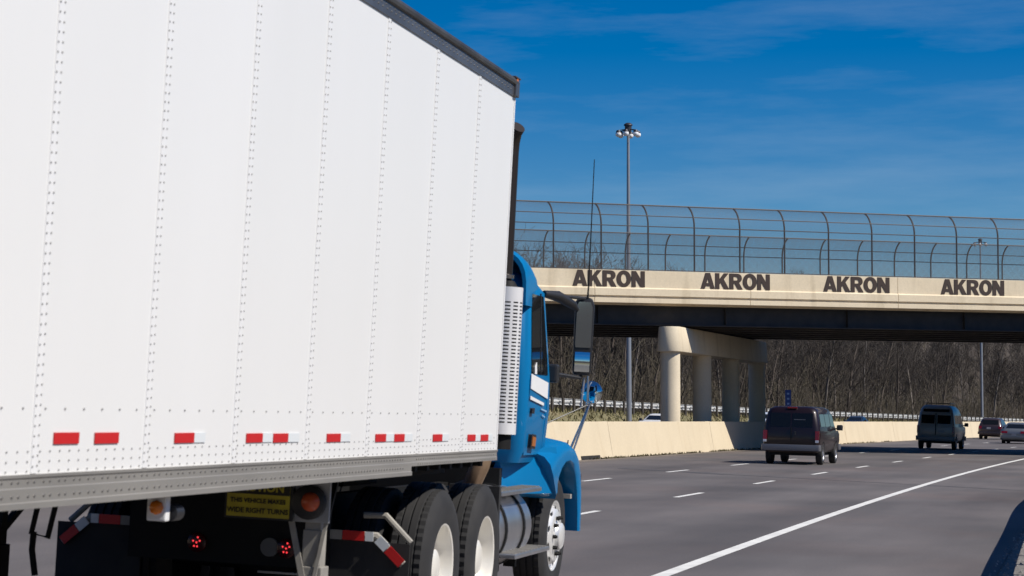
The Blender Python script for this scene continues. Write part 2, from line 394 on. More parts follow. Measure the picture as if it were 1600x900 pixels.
# ------------------------------------------------------------------ overpass
BB = R(22); BO = Vector((1.68, 96., 0)); bs = Vector((math.cos(BB), math.sin(BB), 0)); bnv = Vector((-math.sin(BB), math.cos(BB), 0))
BF = Matrix(((bs.x, bnv.x, 0, BO.x), (bs.y, bnv.y, 0, BO.y), (0, 0, 1, 0), (0, 0, 0, 1)))    # x along the bridge, y across it (away), z up
WID = 15.0; S0, S1 = -34., 52.
bridge = empty('overpass_bridge', BF, 'skewed highway overpass with cream parapet lettered AKRON four times in view', 'bridge')
def par_prof(y0, sg):     # parapet section, y0 outer face, sg towards the deck
    return [(y0, 6.56), (y0, 6.75), (y0 + sg * .05, 6.76), (y0 + sg * .05, 6.84), (y0 - sg * .03, 6.85), (y0 - sg * .03, 7.14), (y0 + sg * .03, 7.19), (y0 + sg * .03, 7.90), (y0 + sg * .33, 7.90), (y0 + sg * .40, 7.0), (y0 + sg * .62, 6.95), (y0 + sg * .62, 6.56)]
s = S0
k = 0
while s < S1 - .1:
    for y0, sg in ((0., 1), (WID, -1)):
        MB().prism([(p[0], p[1]) for p in par_prof(y0, sg)], 'x', s + .012, s + 7.16).build('parapet_panel', M_BRIDGE, bridge, BF, bevel=.008)
    s += 7.166
MB().box(S0, S1, .56, WID - .56, 6.5, 6.94).build('deck', M_BRIDGE, bridge, BF)
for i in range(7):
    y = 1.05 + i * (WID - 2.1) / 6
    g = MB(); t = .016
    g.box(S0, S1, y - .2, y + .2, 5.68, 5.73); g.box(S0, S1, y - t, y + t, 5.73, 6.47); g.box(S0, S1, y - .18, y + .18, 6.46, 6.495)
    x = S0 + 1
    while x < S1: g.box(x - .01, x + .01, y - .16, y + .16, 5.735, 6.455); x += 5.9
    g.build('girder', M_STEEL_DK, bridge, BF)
# letters
LET = {
 'A': ([[(0, 0), (.27, 0), (.325, .17), (.605, .17), (.66, 0), (.93, 0), (.62, 1), (.31, 1)], [(.385, .36), (.545, .36), (.465, .66)]], .93),
 'K': ([[(0, 0), (.27, 0), (.27, .28), (.37, .40), (.58, 0), (.91, 0), (.56, .62), (.88, 1), (.56, 1), (.27, .62), (.27, 1), (0, 1)]], .90),
 'R': ([[(0, 0), (.27, 0), (.27, .36), (.36, .36), (.56, 0), (.88, 0), (.63, .43), (.74, .49), (.81, .59), (.83, .70), (.81, .81), (.75, .91), (.65, .975), (.52, 1), (0, 1)], [(.27, .56), (.46, .56), (.53, .59), (.56, .68), (.53, .77), (.46, .80), (.27, .80)]], .86),
 'O': ([[(.465 + .465 * math.cos(t * math.pi / 14), .5 + .52 * math.sin(t * math.pi / 14)) for t in range(28)], [(.465 + .185 * math.cos(t * math.pi / 10), .5 + .30 * math.sin(t * math.pi / 10)) for t in range(20)]], .93),
 'N': ([[(0, 0), (.26, 0), (.26, .52), (.57, 0), (.85, 0), (.85, 1), (.59, 1), (.59, .48), (.28, 1), (0, 1)]], .85)}
dg = None
def curve_mesh(loops, ext):
    cu = bpy.data.curves.new('glyph', 'CURVE'); cu.dimensions = '2D'; cu.fill_mode = 'BOTH'; cu.extrude = ext
    for lp in loops:
        sp = cu.splines.new('POLY'); sp.points.add(len(lp) - 1); sp.use_cyclic_u = True
        for i, p in enumerate(lp): sp.points[i].co = (p[0], p[1], 0, 1)
    ob = bpy.data.objects.new('glyph', cu); col.objects.link(ob); bpy.context.view_layer.update()
    me = bpy.data.meshes.new_from_object(ob.evaluated_get(bpy.context.evaluated_depsgraph_get()))
    bpy.data.objects.remove(ob); return me
GLY = {}
for ch in 'AKRON':
    me = curve_mesh(LET[ch][0], .012); me.materials.clear(); me.materials.append(M_LETTER)
    me.transform(Matrix.Scale(.705, 4, (1, 0, 0)) @ Matrix.Scale(.66, 4, (0, 1, 0))); me.transform(Matrix.Rotation(R(90), 4, 'X')); GLY[ch] = me
for wd_ in range(-2, 6):
    s = .86 + 5.82 * wd_
    for ch in 'AKRON':
        o = bpy.data.objects.new('letter', GLY[ch]); col.objects.link(o); o.parent = bridge; o.location = (s, .022, 7.215)
        s += (LET[ch][1] + .035) * .705
# pier in the median: cap beam with rounded nose, four columns
def stadium(u0, a0, a1, hw, n=12):
    pts = []
    for i in range(n + 1): t = math.pi + math.pi * i / n; pts.append((a0 + hw * math.sin(t), u0 + hw * math.cos(t)))
    for i in range(n + 1): t = math.pi * i / n; pts.append((a1 + hw * math.sin(t), u0 + hw * math.cos(t)))
    return pts
U_P = -17.9; A_P = [96.2, 102.7, 109.2, 115.7]
m = MB(); rings = []
for z, hw in ((4.57, .50), (4.60, .515), (5.56, .45), (5.60, .43)):
    rings.append([(*xy(a, u), z) for a, u in stadium(U_P, A_P[0] - .12, A_P[-1] + .12, hw)])
n_ = len(rings[0])
for r_ in rings: m.v += r_
for i in range(3):
    for j in range(n_): j2 = (j + 1) % n_; m.f.append((i * n_ + j, i * n_ + j2, (i + 1) * n_ + j2, (i + 1) * n_ + j))
m.f.append(tuple(range(n_))); m.f.append(tuple(range(3 * n_, 4 * n_)))
cap = m.build('pier_cap', M_PIER, bridge, smooth=40)
for a in A_P:
    x, y = xy(a, U_P); MB().lathe([(.41, .35), (.41, 4.58)], 'z', 40, (x, y, 0)).build('column', M_PIER, cap, smooth=40)
for i in range(7):      # bearings on the cap
    yy = 1.05 + i * (WID - 2.1) / 6
    # where the girder line crosses the pier line
    lo, hi = 80., 140.
    for _ in range(40):
        mid = (lo + hi) / 2; q = BF.inverted() @ Vector((*xy(mid, U_P), 0))
        if q.y < yy: lo = mid
        else: hi = mid
    MB().box(q.x - .2, q.x + .2, yy - .17, yy + .17, 5.6, 5.68).build('bearing', M_STEEL_DK, cap, BF)
# second pier beyond the right shoulder and the abutments that carry the ends
for ua, nm in ((9.5, 'abutment'), (-45., 'abutment')):
    m = MB(); rings = []
    for z in (-.8, 6.5):
        rings.append([(*xy(a, u), z) for a, u in ((86 if ua > 0 else 98, ua - .5), (122 if ua > 0 else 132, ua - .5), (122 if ua > 0 else 132, ua + .5), (86 if ua > 0 else 98, ua + .5))])
    m.v += rings[0] + rings[1]; m.f += [(0, 1, 2, 3), (4, 5, 6, 7), (0, 1, 5, 4), (1, 2, 6, 5), (2, 3, 7, 6), (3, 0, 4, 7)]
    if ua > 0: m.build(nm, M_PIER, bridge)

# chain link fences with curved tops
def fence_path(sg, n=8):     # (offset inward, z) from the foot up
    p = [(0, 7.88), (0, 9.0), (0, 9.75)]
    for i in range(1, n + 1): t = R(72 * i / n); p.append((sg * .88 * (1 - math.cos(t)), 9.75 + .98 * math.sin(t)))
    return p
def fence(label, y0, sg, s0, ns, step):
    f = empty('chain_link_fence', BF @ Matrix.Translation((s0, y0, 7.9)), label, 'fence', 'chain link fences along the overpass')
    path = fence_path(sg); pm = None
    s1 = s0 + step * (ns - 1)
    for i in range(ns):
        x = s0 + i * step
        if pm is None:
            pm = MB().tube([(x, y0 + o, z) for o, z in path], .037, 8).build('post', M_FENCE, f, BF, smooth=50)
        else:
            c = pm.copy(); col.objects.link(c); c.parent = f; c.location = (i * step, 0, 0)
    for k_, rr in ((0, .018), (2, .022), (5, .022), (len(path) - 1, .03)):
        o, z = path[k_]; MB().tube([(s0, y0 + o - sg * .03, z + (.06 if k_ == 0 else 0)), (s1, y0 + o - sg * .03, z + (.06 if k_ == 0 else 0))], rr, 6).build('rail', M_FENCE, f, BF, smooth=50)
    # woven wire: diagonals both ways following the curve
    cum = [0.]
    for p, q in zip(path, path[1:]): cum.append(cum[-1] + math.hypot(q[0] - p[0], q[1] - p[1]))
    m = MB(); sp = .07
    for d in (1, -1):
        x = s0 - cum[-1] if d == 1 else s0
        end = s1 if d == 1 else s1 + cum[-1]
        while x < end:
            pts = []
            for (o, z), c in zip(path, cum):
                xx = x + d * c
                if s0 <= xx <= s1: pts.append((xx, y0 + o - sg * .05, z))
            if len(pts) > 1: m.tube(pts, .0040, 3, cap=False)
            x += sp
    m.build('chain_link', mat('wire', (.16, .16, .165), .5, .5), f, BF)
    return f
fence('near chain link fence with curved top standing on the lettered parapet', .20, 1, -8.43, 20, 2.13)
fence('far chain link fence on the overpass seen through the nearer one', WID - .20, -1, -7.0, 20, 2.13)

# ------------------------------------------------------------------ guardrails
def wbeam(h, d):     # W section: (offset, z) around the centre
    hh = h / 2; return [(0, -hh), (d, -hh * .75), (d, -hh * .45), (0, -hh * .15), (0, hh * .15), (d, hh * .45), (d, hh * .75), (0, hh)]
# right shoulder: mostly out of frame, its shadow lies across the verge
g1 = empty('roadside_guardrail', Matrix.Translation(rp3(40, .2)), 'steel guardrail on the right shoulder casting a curved shadow', 'guardrail')
def u_rail(a): return -.06 - .40 * smooth((a - 18) / 34) - .02 * math.sin(a * .3)
m = MB(); A = frange(14, 130, 1.9); pr = wbeam(.31, -.08)
def rail_mesh(A, uf, zf, pr, th=.012):
    m = MB(); n = len(pr) * 2
    for a in A:
        u0 = uf(a); z0 = zf(a)
        for (o, z) in pr: x, y = xy(a, u0 + o); m.v.append((x, y, z0 + z))
        for (o, z) in reversed(pr): x, y = xy(a, u0 + o + th); m.v.append((x, y, z0 + z))
    for i in range(len(A) - 1):
        for j in range(n): j2 = (j + 1) % n; m.f.append((i * n + j, i * n + j2, (i + 1) * n + j2, (i + 1) * n + j))
    m.f.append(tuple(range(n))[::-1]); m.f.append(tuple(range((len(A) - 1) * n, len(A) * n))); return m
rail_mesh(A, u_rail, lambda a: -BANK * u_rail(a) + .60, pr).build('rail', M_GALV, g1, smooth=30)
for a in frange(15, 129, 1.9):
    x, y = xy(a, u_rail(a) + .16); M_ = Matrix.Translation((x, y, 0)) @ Matrix.Rotation(-head(a), 4, 'Z')
    MB().box(-.07, .07, -.06, .06, -.2, .78).box(-.15, -.07, -.05, .05, .45, .75).build('post', M_GALV, g1, M_)
# behind the opposite road
g2 = empty('far_guardrail', Matrix.Translation((*xy(200, -38), bank_top(200))), 'pale guardrail on dark posts along the grass bank below the wood', 'guardrail')
A = frange(130, 420, 2.45)
rail_mesh(A, lambda a: -38.0, lambda a: bank_top(a) + .60, wbeam(.44, -.10)).build('rail', M_RAILW, g2, smooth=30)
pm = None
for a in A:
    x, y = xy(a, -37.9); M_ = Matrix.Translation((x, y, bank_top(a))) @ Matrix.Rotation(-head(a), 4, 'Z')
    o = None
    if pm is None:
        me_o = MB().box(-.10, .0, -.20, .20, -.3, .84); pm = me_o.build('post', M_POSTW)
        mesh = pm.data; bpy.data.objects.remove(pm); pm = mesh
    o = bpy.data.objects.new('post', pm); col.objects.link(o); o.parent = g2
    o.matrix_local = WM[g2.name].inverted() @ Matrix.Translation((*xy(a, -37.72), bank_top(a))) @ Matrix.Rotation(-head(a), 4, 'Z')

# ------------------------------------------------------------------ high mast lights
def mast(x, y, zb, top, label, head_r, nl=6):
    M_ = Matrix.Translation((x, y, zb)); t = empty('high_mast_light', M_, label, 'light mast', 'high mast lights beyond the overpass')
    MB().lathe([(.21, 0), (.20, .6), (.10, top - zb - .8), (.10, top - zb), (0, top - zb)], 'z', 16, (x, y, zb)).build('pole', M_MAST, t, smooth=40)
    MB().lathe([(0, .0), (.16, -.02), (.30, -.12), (.32, -.2), (.25, -.22), (.22, -.75), (0, -.76)], 'z', 16, (x, y, top + .12)).build('head_hub', M_LAMPB, t, smooth=40)
    for i in range(nl):
        q = 2 * math.pi * i / nl + .25; dx, dy = math.cos(q), math.sin(q)
        MB().tube([(x + dx * .15, y + dy * .15, top - .35), (x + dx * head_r, y + dy * head_r, top - .45)], .035, 6).build('arm', M_LAMPB, t)
        c = (x + dx * head_r, y + dy * head_r, top - .62)
        l_ = MB().lathe([(0, .20), (.12, .18), (.17, .08), (.18, 0)], 'z', 14, c).build('luminaire', M_LAMPB, t, smooth=50)
        MB().lathe([(.185, 0), (.215, -.08), (.20, -.18), (.12, -.27), (0, -.30)], 'z', 14, c).build('lens', M_WLAMP, l_, smooth=60)
def at(px, Y): return ((px - 800) / 3700 * Y, Y)
x, y = at(982.5, 166); mast(x, y, .8, 22.6, 'tall steel light mast rising behind the first AKRON word', .72)
x, y = at(1533.5, 318); mast(x, y, .8, 26.2, 'farther light mast seen through the fence above the last AKRON word', .85)
# blue reference marker on the grass bank
x, y = at(1231, 199); a_, u_ = to_au(x, y)
t = empty('marker_sign', Matrix.Translation((x, y, ter_z(a_, u_))), 'narrow upright blue marker sign behind the dark red van', 'sign')
zb = ter_z(a_, u_); zs = 2.55
SF = Matrix.Translation((x, y, zs)) @ Matrix.Rotation(-R(6), 4, 'Z')
MB().box(-.25, .25, -.01, .01, 0, 1.8).build('sign_panel', M_SIGNB, t, SF, bevel=.004)
MB().box(-.03, .03, .012, .06, zb - .3 - zs, 1.7).build('post', M_GALV, t, SF)
for z in (.2, .62, 1.04, 1.46): MB().box(-.10, .10, -.014, -.011, z - .07, z + .09).build('sign_mark', M_SIGNL, t, SF)

# ------------------------------------------------------------------ wood
def tube_path(m, p, d, L, r, seg, rnd, n, wob=.18, grav=.0):
    pts = [Vector(p)]; d = Vector(d).normalized(); rs = [r]
    for i in range(seg):
        d = (d + Vector((rnd.gauss(0, wob), rnd.gauss(0, wob), rnd.gauss(0, wob * .6) + grav))).normalized()
        pts.append(pts[-1] + d * (L / seg)); rs.append(max(.011, r * (1 - .8 * (i + 1) / seg)))
    m.tube(pts, rs, n, cap=False); return pts, rs
def make_tree(seed, h, r0, dense):
    rnd = random.Random(seed); tm = MB(); cm = MB()
    stems = 1 if rnd.random() < .7 else 2
    for s_ in range(stems):
        lean = Vector((rnd.gauss(0, .06 + .1 * s_), rnd.gauss(0, .06 + .1 * s_), 1))
        pts, rs = tube_path(tm, (0, 0, -.4), lean, h * (1 if s_ == 0 else .85), r0 * (1 if s_ == 0 else .7), 9, rnd, 7, .07, .03)
        nb = int(dense * (1 if s_ == 0 else .6))
        for b in range(nb):
            t = rnd.uniform(.16, .98) ** .8; i = min(int(t * 9), 8); p = pts[i].lerp(pts[i + 1], t * 9 - i if t * 9 - i <= 1 else 1)
            az = rnd.uniform(0, 6.283); el = rnd.uniform(.5, 1.25)
            d = (math.cos(az) * math.cos(el), math.sin(az) * math.cos(el), math.sin(el))
            L = h * (.13 + .24 * (1 - t)) * rnd.uniform(.6, 1.25)
            bp, br_ = tube_path(cm, p, d, L, max(.018, r0 * .36 * (1.1 - t)), 4, rnd, 4, .16, .08)
            for c in range(5):
                j = rnd.randint(1, 3); q = bp[j].lerp(bp[j + 1], rnd.random())
                d2 = (bp[j + 1] - bp[j]).normalized() + Vector((rnd.gauss(0, .6), rnd.gauss(0, .6), rnd.gauss(.15, .4)))
                tp, _ = tube_path(cm, q, d2, L * rnd.uniform(.3, .6), .019, 3, rnd, 3, .2, .08)
                for e in range(3):
                    jj = rnd.randint(0, 2); d3 = (tp[jj + 1] - tp[jj]).normalized() + Vector((rnd.gauss(0, .7), rnd.gauss(0, .7), rnd.gauss(.2, .4)))
                    tube_path(cm, tp[jj].lerp(tp[jj + 1], .5), d3, L * rnd.uniform(.15, .32), .012, 2, rnd, 3, .2)
    return tm, cm
protos = []
for i, (h, r0, dn, bm_) in enumerate(((13, .17, 34, M_BARK), (11, .12, 28, M_BARK2), (14, .20, 40, M_BARK2), (10, .10, 26, M_BARK), (12.5, .15, 36, M_BARK2), (9, .09, 28, M_BARK), (13.2, .16, 32, M_BARK2))):
    tm, cm = make_tree(100 + i, h, r0, dn)
    a = tm.build('trunk', bm_, smooth=60); b = cm.build('crown', M_TWIG)
    protos.append((a.data, b.data)); bpy.data.objects.remove(a); bpy.data.objects.remove(b)
def plant_tree(x, y, z, k, sc_, rz, label, group):
    t = bpy.data.objects.new('bare_tree', None); col.objects.link(t); t.location = (x, y, z); t.rotation_euler = (0, 0, rz); t.scale = (sc_ * .95, sc_ * .95, sc_)
    tag(t, label, 'tree', group)
    for nm, me in zip(('trunk', 'crown'), protos[k]):
        o = bpy.data.objects.new(nm, me); col.objects.link(o); o.parent = t
    return t
rnd = random.Random(11); placed = 0; tries = 0
while placed < 285 and tries < 20000:
    tries += 1
    px = rnd.uniform(770, 1640); u_t = -41.5 - 46 * rnd.random() ** 1.25
    # point on the sight line with that lateral offset
    lo, hi = 60., 700.; kx = (px - 800) / 3700
    for _ in range(40):
        mid = (lo + hi) / 2
        if to_au(kx * mid, mid)[1] > u_t: lo = mid
        else: hi = mid
    if lo > 520: continue
    x, y = kx * lo, lo; a_, u_ = to_au(x, y)
    plant_tree(x, y, ter_z(a_, u_) - .1, rnd.randrange(7), rnd.uniform(.72, 1.02), rnd.uniform(0, 6.28), 'bare leafless tree in the wood behind the far guardrail', 'bare trees of the wood beyond the road'); placed += 1
# brush: thin saplings and stems nobody could count
m = MB(); placed = 0
while placed < 7000:
    px = rnd.uniform(770, 1640); u_t = -40.2 - 60 * rnd.random() ** 1.6
    lo, hi = 60., 700.; kx = (px - 800) / 3700
    for _ in range(30):
        mid = (lo + hi) / 2
        if to_au(kx * mid, mid)[1] > u_t: lo = mid
        else: hi = mid
    if lo > 560: continue
    x, y = kx * lo, lo; a_, u_ = to_au(x, y); z = ter_z(a_, u_); h = rnd.uniform(.7, 3.4) if rnd.random() < .75 else rnd.uniform(3, 7)
    p1, _ = tube_path(m, (x, y, z - .05), (rnd.gauss(0, .2), rnd.gauss(0, .2), 1), h, .018 + .006 * h, 3, rnd, 3, .13, .03)
    for c in range(5):
        j = rnd.randint(0, 2); q = p1[j].lerp(p1[j + 1], rnd.random()); d = Vector((rnd.gauss(0, .7), rnd.gauss(0, .7), rnd.uniform(.3, 1.2)))
        tube_path(m, q, d, h * rnd.uniform(.2, .5), .014, 2, rnd, 3, .2)
    placed += 1
bo = m.build('underbrush', M_BRUSH, kind='stuff'); tag(bo, 'tangled brown brush and saplings at the edge of the wood', 'brush')
# grass blades along the bank
m = MB()
for i in range(16000):
    a_ = rnd.uniform(135, 330); u_ = rnd.uniform(-40.5, -34.7); x, y = xy(a_, u_); z = ter_z(a_, u_); h = rnd.uniform(.08, .3); t = rnd.uniform(0, 6.28); ww = rnd.uniform(.03, .09)
    dx, dy = math.cos(t) * ww, math.sin(t) * ww
    m.add([(x - dx, y - dy, z - .02), (x + dx, y + dy, z - .02), (x + rnd.gauss(0, .1), y + rnd.gauss(0, .1), z + h)], [(0, 1, 2)])
go = m.build('grass', mat('grass_blade', (.15, .14, .06), .9, c2=(.23, .19, .10), scale=.3), kind='stuff'); tag(go, 'short olive grass on the bank below the far guardrail', 'grass')
# loose stones on the verge
m = MB()
for i in range(2600):
    a_ = rnd.uniform(20, 62); u_ = rnd.uniform(-.8, 1.4); x, y = xy(a_, u_); z = -BANK * u_; r_ = rnd.uniform(.008, .028) * (1.4 if rnd.random() < .1 else 1)
    q = [(x + rnd.uniform(-1, 1) * r_ * .4 + dx * r_, y + rnd.uniform(-1, 1) * r_ * .4 + dy * r_, z + dz * r_) for dx, dy, dz in ((-1, -.7, -.3), (1, -.8, -.3), (.1, 1, -.3), (0, 0, .9), (.6, .5, .4))]
    m.add(q, [(0, 1, 3), (1, 4, 3), (1, 2, 4), (2, 3, 4), (2, 0, 3)])
st = m.build('stones', mat('stone', (.2, .19, .18), .9, c2=(.34, .32, .30), scale=30), kind='stuff'); tag(st, 'loose gravel stones on the shoulder edge at lower right', 'gravel')

# ------------------------------------------------------------------ vehicles of the traffic
def wheel_small(parent, M_, cx, cy, r, wdt, sg):
    f = M_ @ Matrix.Translation((cx, cy, r))
    prof = [(r * .62, sg * wdt * .5), (r * .9, sg * wdt * .5), (r * .985, sg * wdt * .40), (r, sg * wdt * .3), (r, -sg * wdt * .3), (r * .985, -sg * wdt * .4), (r * .9, -sg * wdt * .5), (r * .3, -sg * wdt * .45)]
    wobj = MB().lathe(prof, 'x', 26).build('wheel', M_RUBBER, parent, f, smooth=35)
    MB().lathe([(r * .64, sg * wdt * .5), (r * .58, sg * wdt * .38), (r * .3, sg * wdt * .30), (r * .2, sg * wdt * .44), (0, sg * wdt * .45)], 'x', 20).build('rim', M_ALU, wobj, f, smooth=35)
def vehicle(name, label, cat, a, u, body, gh, paint, wb, wr, opts, flip=False, group=None, dz=0.):
    x, y = xy(a, u); M_ = Matrix.Translation((x, y, -BANK * u)) @ Matrix.Rotation(-head(a) + (math.pi if flip else 0), 4, 'Z') @ Matrix.Rotation(math.atan(BANK) * (-1 if flip else 1) * (1.6 if opts.get('lean') else 1), 4, 'Y')
    t = empty(name, M_, label, cat, group)
    loftz(body).build('body', paint, t, M_, smooth=38, bevel=0)
    cab = loftz(gh).build('cabin', opts.get('roofpaint', paint), t, M_, smooth=38)
    hw = body[2][1]
    for fy in (wb[0], wb[1]):
        for sg in (-1, 1):
            wheel_small(t, M_, sg * (hw - .12), fy, wr, .22, sg)
            arc = [(fy + (wr * 1.18) * math.cos(R(q)), wr + (wr * 1.18) * math.sin(R(q))) for q in range(-18, 199, 18)]
            arc = [(p, max(body[0][0], min(q, body[3][0]))) for p, q in arc]
            side_pane(body, arc, sg, .004, .02).build('wheel_arch', M_BLACK, t, M_)
    for poly in opts.get('side', []):
        for sg in (-1, 1): side_pane(gh, poly, sg).build('side_window', M_GLASS, t, M_)
    for poly in opts.get('rear', []): end_pane(gh, poly, True).build('rear_window', M_GLASS, t, M_)
    if opts.get('front'): end_pane(gh, opts['front'], False).build('windshield', M_GLASS, t, M_)
    for poly in opts.get('tail', []):
        for sg in (-1, 1):
            pl = [(sg * p, q) for p, q in poly]; l_ = end_pane(opts.get('tailon', body), pl, True, .03, .05).build('tail_light', M_REDL, t, M_)
            if opts.get('reverse'): end_pane(opts.get('tailon', body), [(sg * p, q) for p, q in opts['reverse']], True, .034, .02).build('reverse_lens', M_WLAMP, l_, M_)
    for poly in opts.get('head', []):
        for sg in (-1, 1): end_pane(body, [(sg * p, q) for p, q in poly], False, .02, .05).build('headlight', M_WLAMP, t, M_)
    yr = min(s_[2] for s_ in body); yf = max(s_[3] for s_ in body); z0, z1 = opts['bumper']; bw = opts.get('bw', hw)
    for yy, s_ in ((yr, -1), (yf, 1)):
        q = [(z0, bw, yy - .09 if s_ < 0 else yy - .25, yy + .25 if s_ < 0 else yy + .09, .07), (z1, bw, yy - .09 if s_ < 0 else yy - .25, yy + .25 if s_ < 0 else yy + .09, .07)]
        loftz(q).build('bumper', opts.get('bmat', paint), t, M_, smooth=40, bevel=.015)
    if 'plate' in opts: px_, pz = opts['plate']; end_pane(opts.get('plateon', body), rect(px_ - .15, px_ + .15, pz - .075, pz + .075), True, .016, .02).build('license_plate', mat('plate', opts.get('platec', (.35, .36, .38)), .5), t, M_)
    my, mz = opts['mirror']; gw = lerp_slice(gh, mz)[1]
    for sg in (-1, 1):
        mo = loftz([(mz - .08, .10, my - .06, my + .06, .04), (mz + .08, .105, my - .06, my + .06, .04), (mz + .11, .07, my - .04, my + .05, .03)], sg * (gw + .19)).build('side_mirror', M_PLAST, t, M_, smooth=40)
        MB().tube([(sg * (gw - .01), my, mz - .03), (sg * (gw + .15), my, mz - .02)], .03, 6).build('mirror_arm', M_PLAST, mo, M_)
    MB().box(-hw + .22, hw - .22, yr + .25, yf - .3, body[0][0] - .10, body[0][0] + .05).build('underbody', M_BLACK, t, M_)
    return t, M_
def paint(name, c, coat=.35, metal=.2): return mat(name, c, .35, metal, coat=coat, c2=tuple(v * .9 for v in c), scale=1.2)
P_RED = paint('van_maroon', (.013, .004, .005), .3); P_GRY = paint('van_grey', (.30, .28, .255), .2); P_DK = paint('suv_dark', (.05, .035, .04)); P_SIL = paint('car_silver', (.20, .215, .235), .5, .5)
P_WHT = paint('car_white', (.72, .72, .72), .6, 0); P_NAVY = paint('car_navy', (.02, .035, .07))
# dark red van
vb = [(.40, .84, -2.45, 2.42, .16), (.52, .92, -2.5, 2.5, .2), (.80, .955, -2.52, 2.52, .2), (1.02, .955, -2.51, 2.45, .2), (1.12, .945, -2.50, 2.2, .2)]
vg = [(1.10, .945, -2.50, 1.75, .2), (1.25, .925, -2.485, 1.55, .2), (1.70, .84, -2.40, 1.05, .2), (1.84, .78, -2.34, .85, .22), (1.91, .66, -2.22, .65, .25), (1.93, .45, -2.0, .45, .25)]
t, M_ = vehicle('passenger_van', 'dark maroon passenger van with chrome-grey bumper in the middle lane', 'van', 80.5, -10.02, vb, vg, P_RED, (-1.55, 1.6), .36,
    dict(side=[rect(-2.05, -1.0, 1.27, 1.68), rect(-.92, .18, 1.27, 1.68), [(.26, 1.27), (1.25, 1.27), (.95, 1.68), (.26, 1.68)]], rear=[rect(-.70, -.03, 1.25, 1.70), rect(.03, .70, 1.25, 1.70)], front=rect(-.7, .7, 1.27, 1.7),
         tail=[rect(.80, .93, .82, 1.12)], reverse=rect(.81, .92, .74, .82), bumper=(.46, .66), bw=.98, bmat=M_BUMP, mirror=(1.15, 1.22), plate=(0, .58), platec=(.3, .3, .32)))
MB().box(-.16, .16, -2.37, -2.30, 1.85, 1.90).build('brake_light', M_REDL, t, M_, bevel=.01)
MB().box(-.012, .012, -2.535, -2.49, .72, 1.22).build('door_seam', M_BLACK, t, M_)
MB().box(.10, .16, -2.55, -2.50, .98, 1.10).build('door_handle', M_PLAST, t, M_, bevel=.01)
MB().box(.08, .46, -2.452, -2.425, 1.475, 1.50).build('wiper', M_BUMP, t, M_)
# grey raised roof van
vb2 = [(.42, .86, -2.6, 2.5, .16), (.55, .93, -2.65, 2.55, .18), (.85, .965, -2.66, 2.56, .18), (1.10, .965, -2.65, 2.45, .18), (1.18, .955, -2.64, 2.2, .18)]
vg2 = [(1.16, .955, -2.64, 1.8, .18), (1.30, .935, -2.62, 1.55, .18), (1.78, .865, -2.56, 1.05, .18), (1.86, .85, -2.55, .95, .18), (2.05, .80, -2.5, .55, .2), (2.2, .70, -2.42, .1, .22), (2.26, .55, -2.3, -.2, .25)]
t, M_ = vehicle('conversion_van', 'grey raised roof van with roof rack driving in the overpass shadow', 'van', 124.6, -9.95, vb2, vg2, P_GRY, (-1.6, 1.65), .38,
    dict(side=[rect(-2.2, -1.05, 1.33, 1.76), rect(-.95, .2, 1.33, 1.76), [(.28, 1.33), (1.25, 1.33), (.95, 1.76), (.28, 1.76)]], rear=[rect(-.74, -.07, 1.32, 1.76), rect(.07, .74, 1.32, 1.76), rect(-.66, .66, 1.92, 2.06)], front=rect(-.7, .7, 1.32, 1.76),
         tail=[rect(.84, .94, .86, 1.2)], bumper=(.45, .68), bw=.99, bmat=M_BUMP, mirror=(1.2, 1.28), plate=(.30, .95), platec=(.05, .05, .055), lean=1))
for yy in (-1.9, -1.0, -.2): MB().tube([(-.62, yy, 2.24), (-.62, yy, 2.36), (.62, yy, 2.36), (.62, yy, 2.24)], .025, 6).build('roof_rack', M_PLAST, t, M_)
MB().tube([(.62, -2.2, 2.36), (.62, .0, 2.36)], .022, 6).tube([(-.62, -2.2, 2.36), (-.62, .0, 2.36)], .022, 6).build('rack_rail', M_PLAST, t, M_)
MB().box(-.02, .02, -2.685, -2.62, .75, 1.85).build('door_seam', M_BLACK, t, M_)
# dark SUV and silver sedan farther on
sb = [(.30, .80, -2.1, 2.1, .2), (.42, .87, -2.18, 2.2, .25), (.70, .90, -2.2, 2.24, .25), (.92, .89, -2.18, 2.12, .25), (1.0, .87, -2.15, 1.9, .25)]
sg_ = [(.98, .86, -2.14, 1.15, .25), (1.10, .83, -2.08, .95, .25), (1.45, .70, -1.82, .35, .22), (1.56, .62, -1.7, .15, .22), (1.60, .45, -1.5, 0, .22)]
SUVO = dict(side=[rect(-1.65, -.75, 1.12, 1.42), [(-.68, 1.12), (.62, 1.12), (.22, 1.42), (-.68, 1.42)]], rear=[rect(-.58, .58, 1.10, 1.45)], front=rect(-.6, .6, 1.1, 1.45), tail=[rect(.62, .84, .80, 1.0)], head=[rect(.5, .8, .66, .8)], bumper=(.38, .58), mirror=(.72, 1.1), plate=(-.1, .84), platec=(.2, .22, .26))
vehicle('suv', 'dark hatchback with red tail lights beside the barrier in the leftmost lane', 'car', 181.4, -13.75, sb, sg_, P_DK, (-1.3, 1.35), .34, dict(SUVO))
cb = [(.24, .78, -2.2, 2.2, .2), (.36, .85, -2.3, 2.3, .28), (.62, .875, -2.34, 2.34, .28), (.82, .86, -2.30, 2.2, .28), (.92, .81, -2.2, 1.9, .28)]
cg = [(.90, .80, -1.75, 1.15, .25), (.98, .77, -1.62, .98, .25), (1.28, .62, -1.02, .22, .22), (1.36, .54, -.88, .05, .22), (1.39, .40, -.7, -.1, .2)]
